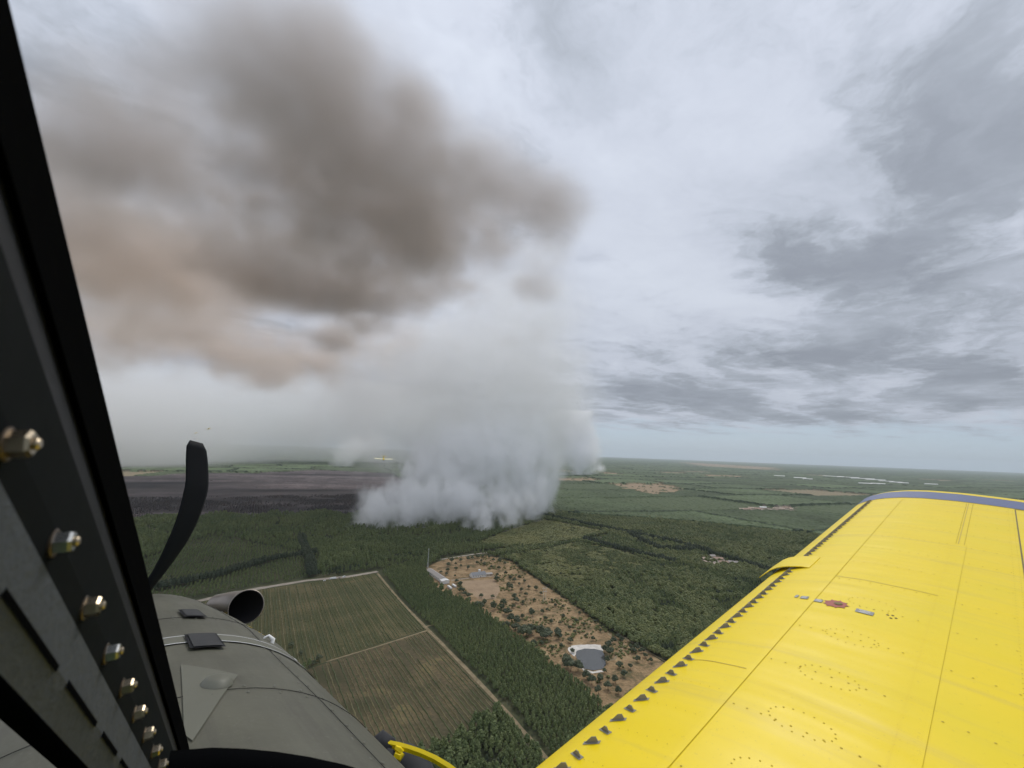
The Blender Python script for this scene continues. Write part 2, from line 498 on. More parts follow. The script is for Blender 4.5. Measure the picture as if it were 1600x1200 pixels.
# ---------------------------------------------------------------- crop field: soil, and every row a piece
def crop_field(name, poly, z, soil, rowmats, label, spacing, hgt, dirv_, gap):
    fld = sheet(name, poly, z, soil, label)
    d = np.array(dirv_) / np.linalg.norm(dirv_)
    n_ = np.array([-d[1], d[0]])
    P = np.array(poly)
    a0, a1 = (P @ n_).min(), (P @ n_).max()
    b0, b1 = (P @ d).min(), (P @ d).max()
    k_ = 0
    for a in np.arange(a0 + 2, a1 - 1, spacing):
        bs_ = np.arange(b0, b1, 3.5)
        Q = bs_[:, None] * d + a * n_
        ins = inpoly(Q, poly)
        V, Fc = [], []
        prev = False
        run = random.random() < 0.5
        lvl = random.uniform(0.75, 1.15)
        for i, q in enumerate(Q):
            if random.random() < 0.06:
                run = random.random() < gap
            if not ins[i] or not run:
                prev = False
                continue
            h = hgt * lvl * random.uniform(0.55, 1.2)
            w = hgt * 0.62 * random.uniform(0.7, 1.25)
            o_ = random.uniform(-0.35, 0.35)
            for s_, zz in ((-1, 0.0), (-0.6, 0.75), (0.1, 1.0), (0.7, 0.7), (1, 0.0)):
                p = q + n_ * (s_ * w + o_)
                V.append((p[0], p[1], z + zz * h))
            m_ = len(V)
            if prev:
                for j in range(4):
                    Fc.append((m_ - 10 + j, m_ - 9 + j, m_ - 4 + j, m_ - 5 + j))
            prev = True
        if len(Fc) > 3:
            link('crop_row', mesh_from('crop_row', V, Fc, rowmats[k_ % len(rowmats)]), fld)
            k_ += 1
    return fld
RDIR = np.array(TRACK_A[2]) - np.array(TRACK_A[0])
M['soil_up'] = ground_mat('field_soil_green', [(0, (0.060, 0.066, 0.026)), (0.5, (0.085, 0.082, 0.035)), (1, (0.15, 0.12, 0.06))], 0.018, 0.25)
M['soil_low'] = ground_mat('field_soil_brown', [(0, (0.055, 0.055, 0.025)), (0.4, (0.085, 0.072, 0.038)), (0.7, (0.125, 0.095, 0.052)), (1, (0.20, 0.165, 0.07))], 0.018, 0.25)
M['row_a'] = leaf_mat('row_leaves', (0.062, 0.076, 0.030), (0.105, 0.115, 0.045), 0.02)
M['row_b'] = leaf_mat('row_leaves_dry', (0.10, 0.092, 0.042), (0.20, 0.17, 0.08), 0.02)
crop_field('crop_field', P_UPPER, 0.13, M['soil_up'], [M['row_a'], M['row_a'], M['row_b']], 'green striped upper half of the crop field', 4.2, 1.1, RDIR, 0.97)
RDIR2 = np.array(TRACK_A[4]) - np.array(TRACK_A[2])
crop_field('crop_field', P_LOWER, 0.13, M['soil_low'], [M['row_a'], M['row_b']], 'brown striped lower half of the crop field', 4.6, 1.1, RDIR2, 0.94)

# ================================================================ trees
def ico(sub=1):
    bm = bmesh.new()
    bmesh.ops.create_icosphere(bm, subdivisions=sub, radius=1)
    V = np.array([v.co[:] for v in bm.verts])
    Fc = np.array([[v.index for v in f.verts] for f in bm.faces])
    bm.free()
    return V, Fc
ICO1, ICOF1 = ico(2)
def crown_geo(rng, kind, nleaf, leaf):
    """clumped crown of many small leaf faces round a few dark inner lumps; unit tree height"""
    Vs, Fs = [], []
    off = 0
    if kind == 'pine':
        lumps = [(0, 0, 0.46, 0.19, 0.17), (0, 0, 0.66, 0.17, 0.18), (0, 0, 0.84, 0.10, 0.14)]
    elif kind == 'round':
        lumps = [(0, 0, 0.60, 0.30, 0.26)] + [(0.24 * math.cos(a), 0.24 * math.sin(a), rng.uniform(0.45, 0.72), rng.uniform(0.15, 0.22), rng.uniform(0.13, 0.2)) for a in rng.uniform(0, 6.28, 5)] + [(rng.uniform(-.1, .1), rng.uniform(-.1, .1), 0.82, 0.17, 0.15)]
    else:
        lumps = [(0, 0, 0.42, 0.40, 0.34)] + [(0.35 * math.cos(a), 0.35 * math.sin(a), rng.uniform(0.25, 0.55), rng.uniform(0.2, 0.3), rng.uniform(0.2, 0.34)) for a in rng.uniform(0, 6.28, 4)]
    for (x, y, z, rx, rz) in lumps:
        jit = 1 + rng.normal(0, 0.16, len(ICO1))
        V = ICO1 * jit[:, None] * np.array([rx, rx, rz]) * 0.86 + np.array([x, y, z])
        Vs.append(V)
        Fs.append(ICOF1 + off)
        off += len(V)
    w = np.array([l[3] ** 2 for l in lumps])
    pick = rng.choice(len(lumps), nleaf, p=w / w.sum())
    for i in pick:
        x, y, z, rx, rz = lumps[i]
        d = rng.normal(size=3)
        d /= np.linalg.norm(d)
        if d[2] < -0.4:
            d[2] *= -1
        c = np.array([x, y, z]) + d * np.array([rx, rx, rz]) * rng.uniform(0.82, 1.2)
        nrm = d + rng.normal(0, 0.45, 3)
        nrm /= np.linalg.norm(nrm)
        t = np.cross(nrm, rng.normal(size=3))
        t /= np.linalg.norm(t)
        b = np.cross(nrm, t)
        s = leaf * rng.uniform(0.6, 1.3)
        Vs.append(np.array([c + t * s, c + b * s * 0.7, c - t * s * 0.8 - b * s * 0.5]))
        Fs.append(np.array([[off, off + 1, off + 2]]))
        off += 3
    return np.vstack(Vs), np.vstack(Fs)
def trunk_geo(h, r0, r1, n=6, limbs=0, rng=None):
    mb = MB()
    mb.tube([(0, 0, -0.02), (0.01, 0, h * 0.5), (0, 0.01, h)], [r0, (r0 + r1) / 2, r1], n)
    for i in range(limbs):
        a = rng.uniform(0, 6.28)
        z0 = rng.uniform(0.25, 0.5)
        mb.tube([(0, 0, z0), (0.2 * math.cos(a), 0.2 * math.sin(a), z0 + 0.16)], [r1, r1 * 0.4], 4)
    return mb
def tree_meshes(name, kind, mat, nvar, nleaf, leaf, seed, th=0.55):
    out = []
    for i in range(nvar):
        rng = np.random.default_rng(seed + i)
        cv, cf = crown_geo(rng, kind, nleaf, leaf)
        cm = fast_mesh(name + '_crown', cv, cf, mat)
        mb = trunk_geo(th, 0.024, 0.010, 6, 3 if kind == 'round' else 0, rng)
        tm = mesh_from(name + '_trunk', mb.V, mb.F, M['bark'])
        # joined copy for the masses of forest
        tv = np.array(mb.V)
        tf = []
        for f in mb.F:
            for j in range(1, len(f) - 1):
                tf.append((f[0], f[j], f[j + 1]))
        jm = fast_mesh(name + '_whole', np.vstack([cv, tv]), np.vstack([cf, np.array(tf) + len(cv)]), [mat, M['bark']], [0] * len(cf) + [1] * len(tf))
        out.append((cm, tm, jm))
    return out
T_PINE = tree_meshes('pine', 'pine', M['pine'], 4, 110, 0.075, 100)
T_DARK = tree_meshes('dark_pine', 'pine', M['pine_dark'], 3, 110, 0.08, 200)
T_BROAD = tree_meshes('broadleaf', 'round', M['broad'], 4, 170, 0.075, 300)
T_OAK = tree_meshes('oak', 'round', M['oak'], 6, 260, 0.065, 400)
T_SCRUB = tree_meshes('scrub', 'bush', M['scrub'], 3, 120, 0.09, 500, 0.2)
T_BURNT = tree_meshes('burnt', 'pine', M['burnt'], 2, 50, 0.06, 600, 0.8)

def scatter(name, pts, hts, meshes, label, wid=1.0):
    """an uncountable mass of trees: points that carry one tree each"""
    if len(pts) == 0:
        return
    n = len(pts)
    which = RNG.integers(0, len(meshes), n)
    joined = None
    me = bpy.data.meshes.new(name)
    me.vertices.add(n)
    P3 = np.column_stack([pts[:, 0], pts[:, 1], np.full(n, 0.03)]).astype(np.float32)
    me.vertices.foreach_set('co', P3.ravel())
    def attr(nm, typ, arr, key='value'):
        a = me.attributes.new(nm, typ, 'POINT')
        a.data.foreach_set(key, np.ascontiguousarray(arr).ravel())
    w = hts * wid * RNG.uniform(0.85, 1.2, n)
    attr('tscale', 'FLOAT_VECTOR', np.column_stack([w, w, hts]).astype(np.float32), 'vector')
    attr('trot', 'FLOAT_VECTOR', np.column_stack([RNG.normal(0, .04, n), RNG.normal(0, .04, n), RNG.uniform(0, 6.28, n)]).astype(np.float32), 'vector')
    attr('twhich', 'INT', which.astype(np.int32))
    o = link(name, me)
    ng = bpy.data.node_groups.new(name + '_nodes', 'GeometryNodeTree')
    ng.interface.new_socket('Geometry', in_out='INPUT', socket_type='NodeSocketGeometry')
    ng.interface.new_socket('Geometry', in_out='OUTPUT', socket_type='NodeSocketGeometry')
    t = Tree(ng)
    gi = t.n('NodeGroupInput')
    go = t.n('NodeGroupOutput')
    def named(nm, typ):
        return t.n('GeometryNodeInputNamedAttribute', {'Name': nm}, data_type=typ).outputs[0]
    jn = t.n('GeometryNodeJoinGeometry')
    for i, (_, _, jm) in enumerate(meshes):
        src = bpy.data.objects.new(jm.name + '_source', jm)
        oi = t.n('GeometryNodeObjectInfo', {'Object': src})
        cmp_ = t.n('FunctionNodeCompare', data_type='INT', operation='EQUAL')
        t.set(cmp_.inputs[2], named('twhich', 'INT'))
        cmp_.inputs[3].default_value = i
        iop = t.n('GeometryNodeInstanceOnPoints', {'Points': gi.outputs[0], 'Selection': cmp_.outputs[0], 'Instance': oi.outputs['Geometry']})
        rot = t.n('FunctionNodeEulerToRotation', {0: named('trot', 'FLOAT_VECTOR')})
        t.set(iop.inputs['Rotation'], rot.outputs[0])
        t.set(iop.inputs['Scale'], named('tscale', 'FLOAT_VECTOR'))
        ng.links.new(iop.outputs[0], jn.inputs[0])
    ng.links.new(jn.outputs[0], go.inputs[0])
    md = o.modifiers.new('trees', 'NODES')
    md.node_group = ng
    return tag(o, label, kind='stuff')

# candidate tree sites: planted rows with jitter, only where the photograph can look
def rows(spacing, along, r0, r1, ang, jit):
    c, s = math.cos(ang), math.sin(ang)
    a = np.arange(-2400, 2400, spacing)
    b = np.arange(-2400, 2400, along)
    A, B = np.meshgrid(a, b)
    P = np.column_stack([A.ravel(), B.ravel()]) + RNG.normal(0, jit, (A.size, 2))
    P = P @ np.array([[c, s], [-s, c]])
    r = np.hypot(P[:, 0], P[:, 1])
    P = P[(r > r0) & (r <= r1) & (P[:, 1] > 100)]
    x, y, z = pix(np.column_stack([P, np.zeros(len(P))]))
    ok = (x > 20) & (x < 1590) & (y < 1360)
    # nothing of the ground shows below the wing or the cowling
    ok &= ~((x > 900) & (y > 1225 - (x - 850) * 0.80 + 260))
    return P[ok]
ROWANG = math.atan2(RDIR[1], RDIR[0]) + math.pi / 2
EXC = [P_UPPER, P_LOWER, P_CLEAR, P_BURN]
HOUSES = np.array([g2(*p) for p in ((1099, 875), (1103, 881), (1113, 871), (1122, 875), (1131, 881), (1117, 884), (1146, 881))])
LINES = [(ROAD_A, 15), (ROAD_B, 11), (TRACK_A, 6), (HEDGE_GAP, 9)]
RMAX = 1950
S0 = rows(4.9, 4.4, 330, 820, ROWANG, 0.75)
S1 = rows(6.0, 5.4, 820, 1300, ROWANG, 1.0)
S2 = rows(7.8, 7.2, 1300, RMAX, ROWANG, 1.5)
def keep(P):
    ok = np.ones(len(P), bool)
    for e in EXC + TAN:
        ok &= ~inpoly(P, e)
    for l, w in LINES:
        ok &= ~near_line(P, l, w)
    ham = inpoly(P, P_HAMLET)
    hd = np.min(np.linalg.norm(P[:, None, :] - HOUSES[None], axis=2), axis=1)
    ok &= ~(ham & ((hd < 17) | (RNG.random(len(P)) < 0.45)))
    return P[ok]
S0, S1, S2 = keep(S0), keep(S1), keep(S2)
def vnoise(P, scale, seed):
    """smooth value noise"""
    r = np.random.default_rng(seed)
    T = r.random((64, 64))
    q = P / scale
    i = np.floor(q).astype(int)
    f = q - i
    f = f * f * (3 - 2 * f)
    g = lambda a, b: T[(i[:, 0] + a) % 64, (i[:, 1] + b) % 64]
    return (g(0, 0) * (1 - f[:, 0]) + g(1, 0) * f[:, 0]) * (1 - f[:, 1]) + (g(0, 1) * (1 - f[:, 0]) + g(1, 1) * f[:, 0]) * f[:, 1]
ALL = np.vstack([S0, S1, S2])
KX = np.concatenate([np.full(len(S0), 1.0), np.full(len(S1), 1.2), np.full(len(S2), 1.6)])
inS = inpoly(ALL, P_STRIP)
inScrub = inpoly(ALL, P_SCRUB)
inLight = inpoly(ALL, P_LIGHT)
inYoung = inpoly(ALL, P_YOUNG)
line_m = np.zeros(len(ALL), bool)
for l in TREELINES:
    line_m |= near_line(ALL, l, 9)
vn = vnoise(ALL, 55, 3) * 0.6 + vnoise(ALL, 17, 4) * 0.4
rnd = RNG.random(len(ALL))
east = (ALL[:, 0] > -20) & ~inS & ~inScrub & ~inLight & ~((ALL[:, 1] < 520) & (ALL[:, 0] < 90))
kind = np.zeros(len(ALL), int)               # 0 pine 1 dark 2 broad 3 scrub -1 none
kind[east & (vn > 0.36)] = 2
kind[east & (rnd < 0.2)] = 0
kind[inScrub] = np.where(vn[inScrub] > 0.5, 2, 3)
kind[inScrub & (rnd < 0.25)] = -1
kind[inLight] = np.where(rnd[inLight] < 0.75, 3, -1)
kind[inYoung & (rnd < 0.12)] = -1
kind[line_m] = 1
kind[(~inS) & (~line_m) & (vn < 0.22)] = np.where(rnd[(~inS) & (~line_m) & (vn < 0.22)] < 0.4, 1, kind[(~inS) & (~line_m) & (vn < 0.22)])
ht = RNG.uniform(7.0, 10.0, len(ALL)) * (0.8 + 0.45 * vn)
ht[inS] = RNG.uniform(6.5, 8.5, inS.sum())
ht[kind == 2] *= 0.95
ht[inScrub | inLight] *= 0.55
ht[inScrub & (kind == 2)] *= 1.25
ht[inYoung] *= 0.6
ht[line_m] = RNG.uniform(10, 14, line_m.sum())
kxs = KX.copy()
west = (kind == 0) & ~inS & ~inYoung & (ALL[:, 0] < 0) & ~line_m
kind[west & (RNG.random(len(ALL)) < 0.34)] = -1
ht[west] *= RNG.uniform(0.95, 1.45, west.sum()) * (0.8 + 0.4 * vn[west])
thin = (kind == 2) & ~inScrub & (RNG.random(len(ALL)) < 0.36)
kind[thin] = -1
ht[(kind == 2) & ~inScrub] *= 1.12
# the pines nearest the camera in the strip beside the field: each its own tree
dist = np.hypot(ALL[:, 0], ALL[:, 1])
px_, py_, _ = pix(np.column_stack([ALL, np.full(len(ALL), 5.0)]))
cand = np.where(inS & (py_ < 1195) & (kind >= 0))[0]
cand = cand[np.argsort(dist[cand])][:300]
kind_masses = kind.copy()
kind_masses[cand] = -1
for kk, nm, msh, lab, wid in ((0, 'pine_forest', T_PINE, 'close planted pine forest across the plain', 1.15), (1, 'dark_tree_belt', T_DARK, 'dark tall trees in belts along the tracks', 1.2), (2, 'mixed_forest', T_BROAD, 'rounded mixed woodland right of the clearing', 1.12), (3, 'scrub', T_SCRUB, 'low yellow green scrub between the woods', 1.5)):
    s = kind_masses == kk
    scatter(nm, ALL[s], ht[s] * np.sqrt(kxs[s]), msh, lab, wid)
def place_tree(name, P, h, w, meshes, i, label, cat, group):
    cm, tm, _ = meshes[i % len(meshes)]
    o = empty(name, (P[0], P[1], 0.1), random.uniform(0, 6.28))
    c = link('crown', cm, o)
    t = link('trunk', tm, o)
    for q in (c, t):
        q.scale = (h * w, h * w, h)
    return tag(o, label, cat, group)
for n_, i in enumerate(cand):
    place_tree('pine_tree', ALL[i], ht[i], 1.15 * random.uniform(0.9, 1.15), T_PINE, n_, 'one of the nearest planted pines in the dense strip beside the crop field', 'tree', 'nearest pines of the strip beside the crop field')
# scorched trees on the burnt ground
SB = rows(9, 8, 1300, 2600, ROWANG, 2.0)
SB = SB[inpoly(SB, P_BURN)]
SB = SB[vnoise(SB, 90, 9) + RNG.normal(0, .12, len(SB)) > 0.45]
scatter('scorched_forest', SB, RNG.uniform(5, 10, len(SB)), T_BURNT, 'scorched dark trees standing in the burnt area', 1.0)

# trees of the clearing, each its own: (pixel of the foot, height in metres)
CT = [(700, 885, 8), (706, 879, 9), (712, 883, 7), (720, 878, 8), (731, 876, 9), (738, 874, 8), (746, 873, 9), (755, 872, 8), (764, 873, 9), (771, 877, 8), (781, 879, 9), (789, 883, 8), (699, 893, 7), (712, 891, 7), (731, 890, 8), (689, 896, 6), (698, 899, 6), (711, 902, 6), (714, 911, 7), (719, 916, 9), (721, 926, 9), (726, 931, 9), (731, 935, 10), (733, 942, 9), (745, 949, 11), (751, 952, 12), (757, 946, 10), (752, 934, 8), (772, 953, 12), (770, 935, 6), (786, 945, 9), (784, 953, 9), (789, 960, 8), (802, 950, 6), (795, 918, 9), (799, 922, 10), (776, 908, 10), (777, 901, 7), (790, 898, 8), (797, 905, 8), (804, 910, 9), (811, 905, 8), (803, 936, 9), (806, 942, 10), (817, 944, 7), (794, 962, 12), (799, 973, 13), (790, 984, 12), (807, 976, 11), (832, 963, 9), (830, 957, 7), (847, 959, 8), (817, 967, 7), (822, 996, 15), (813, 993, 13), (830, 991, 15), (806, 986, 10), (853, 1000, 15), (847, 995, 13), (857, 992, 10), (873, 999, 11), (871, 992, 9), (834, 1012, 11), (891, 1005, 8), (876, 1013, 6), (886, 1042, 14), (892, 1049, 13), (903, 1049, 13), (883, 1036, 9), (945, 1020, 10), (952, 1026, 11), (951, 1014, 9), (948, 1035, 8), (968, 1044, 8), (958, 1005, 8), (966, 999, 8), (972, 1003, 8), (985, 1014, 7), (994, 1016, 8), (990, 1021, 7), (1003, 1020, 6), (1017, 1036, 7), (862, 975, 6), (852, 969, 5), (880, 965, 5), (891, 984, 6), (875, 976, 5), (901, 972, 5), (906, 960, 5), (913, 978, 5), (922, 965, 5), (930, 973, 5), (938, 988, 6), (898, 990, 5), (915, 996, 5), (927, 1001, 5), (868, 948, 6), (880, 950, 5), (862, 940, 5), (845, 930, 7), (838, 922, 7), (826, 920, 7), (815, 925, 8), (822, 932, 7), (835, 940, 6), (855, 955, 5), (811, 915, 7), (819, 911, 7), (917, 1062, 9), (925, 1070, 10), (938, 1066, 8), (950, 1078, 9), (962, 1068, 8), (945, 1052, 6), (975, 1058, 7), (985, 1046, 6), (935, 1085, 9), (966, 1084, 8), (745, 882, 7), (757, 884, 7), (768, 888, 8), (779, 890, 8), (752, 879, 8), (720, 886, 6), (895, 1020, 5), (862, 1015, 6), (846, 1008, 6), (1008, 1028, 6), (996, 1034, 7)]
def zone(x, y):
    if y < 886:
        return 'along the upper edge of the clearing'
    if abs(x - 922) < 48 and abs(y - 1028) < 28:
        return 'right beside the pond'
    if y > 1050:
        return 'on the dry slope below the pond'
    if x < 790 and y < 912:
        return 'around the farmhouse and the long shed'
    if x < 760 and y < 956:
        return 'along the left edge of the bare paddock'
    if x > 950:
        return 'on the dry ground right of the pond'
    if y < 930:
        return 'in the upper clearing near the power pole'
    if x > 838 and y < 990:
        return 'on the pale grass between power pole and pond'
    return 'in mid clearing by the pine strip'
for n_, (x, y, h) in enumerate(CT):
    kind_t = 'low dark bush' if h <= 6 else 'tall round crowned dark tree' if h >= 12 else 'round crowned dark green tree'
    zn = zone(x, y)
    place_tree('clearing_tree' if h > 6 else 'clearing_bush', g2(x, y), h * random.uniform(0.9, 1.2), random.uniform(1.1, 1.55), T_OAK, n_, kind_t + ' ' + zn, 'bush' if h <= 6 else 'tree', 'clearing trees ' + zn if h > 6 else 'clearing bushes ' + zn)
bx = RNG.uniform(min(p[0] for p in P_CLEAR), max(p[0] for p in P_CLEAR), 9000)
by_ = RNG.uniform(min(p[1] for p in P_CLEAR), max(p[1] for p in P_CLEAR), 9000)
BP = np.column_stack([bx, by_])
BP = BP[inpoly(BP, P_CLEAR) & ~inpoly(BP, P_BARE)]
BP = BP[vnoise(BP, 28, 41) + RNG.normal(0, .1, len(BP)) > 0.66]
pxb, pyb, _ = pix(np.column_stack([BP, np.zeros(len(BP))]))
BP = BP[~((np.abs(pxb - 922) < 30) & (np.abs(pyb - 1030) < 26)) & ~((pxb < 715) & (pyb > 884)) & ~((np.abs(pxb - 750) < 22) & (np.abs(pyb - 899) < 9))]
scatter('clearing_scrub', BP, RNG.uniform(1.2, 3.6, len(BP)), T_SCRUB, 'low scrub and heather dotted over the dry clearing', 1.2)
# lone bushes on the crop field
for (x, y, h) in ((497, 1033, 8), (489, 1040, 6), (470, 1024, 6), (455, 1012, 7)):
    place_tree('field_bush', g2(x, y), h, 1.3, T_OAK, x, 'dark bush on the left of the crop field by the dividing strip', 'bush', 'bushes on the crop field')

# ---------------------------------------------------------------- canopy of the far woods: a rough surface, cell by cell
def hash2(a, b, k_):
    h = (a * 73856093) ^ (b * 19349663) ^ (k_ * 83492791)
    h = (h ^ (h >> 13)) * 1274126177 & 0x7fffffff
    return (h % 10007) / 10007.0
az = np.radians(np.arange(-54, 53, 0.2))
rr = 1860 * np.exp(np.arange(0, math.log(60000 / 1860.0), 0.006))
AZ, RR = np.meshgrid(az, rr)
RRj = RR * (1 + RNG.normal(0, 0.0012, RR.shape))
CX, CY = (RRj * np.sin(AZ)).ravel(), (RRj * np.cos(AZ)).ravel()
PP = np.column_stack([CX, CY])
ca, sa = math.cos(0.42), math.sin(0.42)
wx = PP[:, 0] + 120 * (vnoise(PP, 900, 21) - .5)
wy = PP[:, 1] + 120 * (vnoise(PP, 900, 22) - .5)
ux, uy = (wx * ca + wy * sa), (-wx * sa + wy * ca)
cw, ch = 760.0, 520.0
ry = np.floor(uy / ch).astype(np.int64)
ux2 = ux + 331 * (ry % 3)
rx = np.floor(ux2 / cw).astype(np.int64)
typ = hash2(rx + 500, ry + 500, 3)
tone = hash2(rx + 500, ry + 500, 7)
ex = np.minimum(ux2 - rx * cw, (rx + 1) * cw - ux2)
ey = np.minimum(uy - ry * ch, (ry + 1) * ch - uy)
edge_d = np.minimum(ex, ey)
RF = RR.ravel()
H = 8 + 5 * tone + RNG.normal(0, 1.3, len(PP)) + 3 * vnoise(PP, 40, 5)
low = (typ > 0.80) & (typ <= 0.93)
tanm = typ > 0.955
H[low] = 4.0 + RNG.normal(0, 1.1, low.sum())
H[edge_d < 7] = 0.5
belt = (edge_d > 7) & (edge_d < 26) & (tone > 0.35)
H[belt] += 4.5
c_for = np.array([0.088, 0.114, 0.058])
colr = c_for * (0.72 + 0.55 * tone[:, None]) * (0.75 + 0.5 * vnoise(PP, 150, 8)[:, None])
colr[belt] = np.array([0.040, 0.054, 0.032])
colr[low] = np.array([0.078, 0.098, 0.050]) * (0.8 + 0.4 * tone[low][:, None])
far_ok = RF > 3200
tanm &= far_ok
H[tanm] = 0.6
colr[tanm] = np.array([0.23, 0.19, 0.12])
PJ = PP + 0.03 * RF[:, None] * (np.column_stack([vnoise(PP, 130, 51) + .6 * vnoise(PP, 45, 53), vnoise(PP, 130, 52) + .6 * vnoise(PP, 45, 54)]) - .8)
for i, tpoly in enumerate(TAN):
    ins = inpoly(PJ, tpoly) & (vnoise(PP, 35, 55) > 0.12)
    H[ins] = 0.5 + RNG.random(ins.sum()) * 0.8
    colr[ins] = np.array([0.27, 0.20, 0.125]) if i != 5 else np.array([0.3, 0.25, 0.2])
bi = inpoly(PP, P_BURN)
bn = vnoise(np.column_stack([ux * 0.2, uy]), 150, 31)
H[bi] = 0.4 + 5 * (bn[bi] > 0.62) * RNG.random(bi.sum())
colr[bi] = np.array([0.075, 0.062, 0.060]) * (0.12 + 1.75 * bn[bi][:, None]) * (0.7 + 0.6 * vnoise(PP[bi], 60, 33)[:, None])
H = np.maximum(H, 0.35)
H[: len(az)] = 0.3
nr, na = RR.shape
idx = np.arange(nr * na).reshape(nr, na)
Q = np.column_stack([idx[:-1, :-1].ravel(), idx[:-1, 1:].ravel(), idx[1:, 1:].ravel(), idx[1:, :-1].ravel()])[:, ::-1]
def canopy_mat():
    m_, t, bs = base_mat('far_canopy')
    at_ = t.n('ShaderNodeAttribute', attribute_name='tint')
    geo = t.n('ShaderNodeNewGeometry')
    n1 = t.noise(geo.outputs['Position'], 0.05, 4, 0.7)
    t.set(bs.inputs['Base Color'], t.v('SCALE', at_.outputs['Color'], t.m('ADD', t.m('MULTIPLY', n1, 1.3), 0.35)))
    bs.inputs['Roughness'].default_value = 0.9
    bs.inputs['Specular IOR Level'].default_value = 0.1
    return m_
cm = fast_mesh('far_forest', np.column_stack([CX, CY, H]), Q, canopy_mat())
ca_ = cm.attributes.new('tint', 'FLOAT_COLOR', 'POINT')
ca_.data.foreach_set('color', np.column_stack([colr, np.ones(len(colr))]).astype(np.float32).ravel())
tag(link('far_forest', cm), 'far woods and fields reaching to the horizon', kind='stuff')

# ================================================================ smoke: real volumes, voxel by voxel
def band_noise(shape, vox, L, rng, octaves=4, gain=0.55, billow=True):
    """sum of band limited noises, the largest puffs L metres across"""
    out = np.zeros(shape, np.float32)
    kx = np.fft.fftfreq(shape[0], vox[0])[:, None, None]
    ky = np.fft.fftfreq(shape[1], vox[1])[None, :, None]
    kz = np.fft.rfftfreq(shape[2], vox[2])[None, None, :]
    kk_ = np.sqrt(kx ** 2 + ky ** 2 + kz ** 2).astype(np.float32)
    amp, tot = 1.0, 0.0
    for o_ in range(octaves):
        k0 = 2.0 ** o_ / (2 * L)
        if 1 / (2 * k0) < min(vox) * 0.9:
            break
        w = np.fft.rfftn(rng.standard_normal(shape).astype(np.float32))
        w *= np.exp(-((kk_ - k0) / (0.55 * k0)) ** 2)
        f = np.fft.irfftn(w, s=shape, axes=(0, 1, 2)).astype(np.float32)
        f /= f.std() + 1e-9
        out += amp * (0.65 * (np.abs(f) - 0.8) + 0.35 * f)
        tot += amp
        amp *= gain
    return out / out.std()
def sstep(x, a, b):
    t = np.clip((x - a) / (b - a), 0, 1)
    return t * t * (3 - 2 * t)
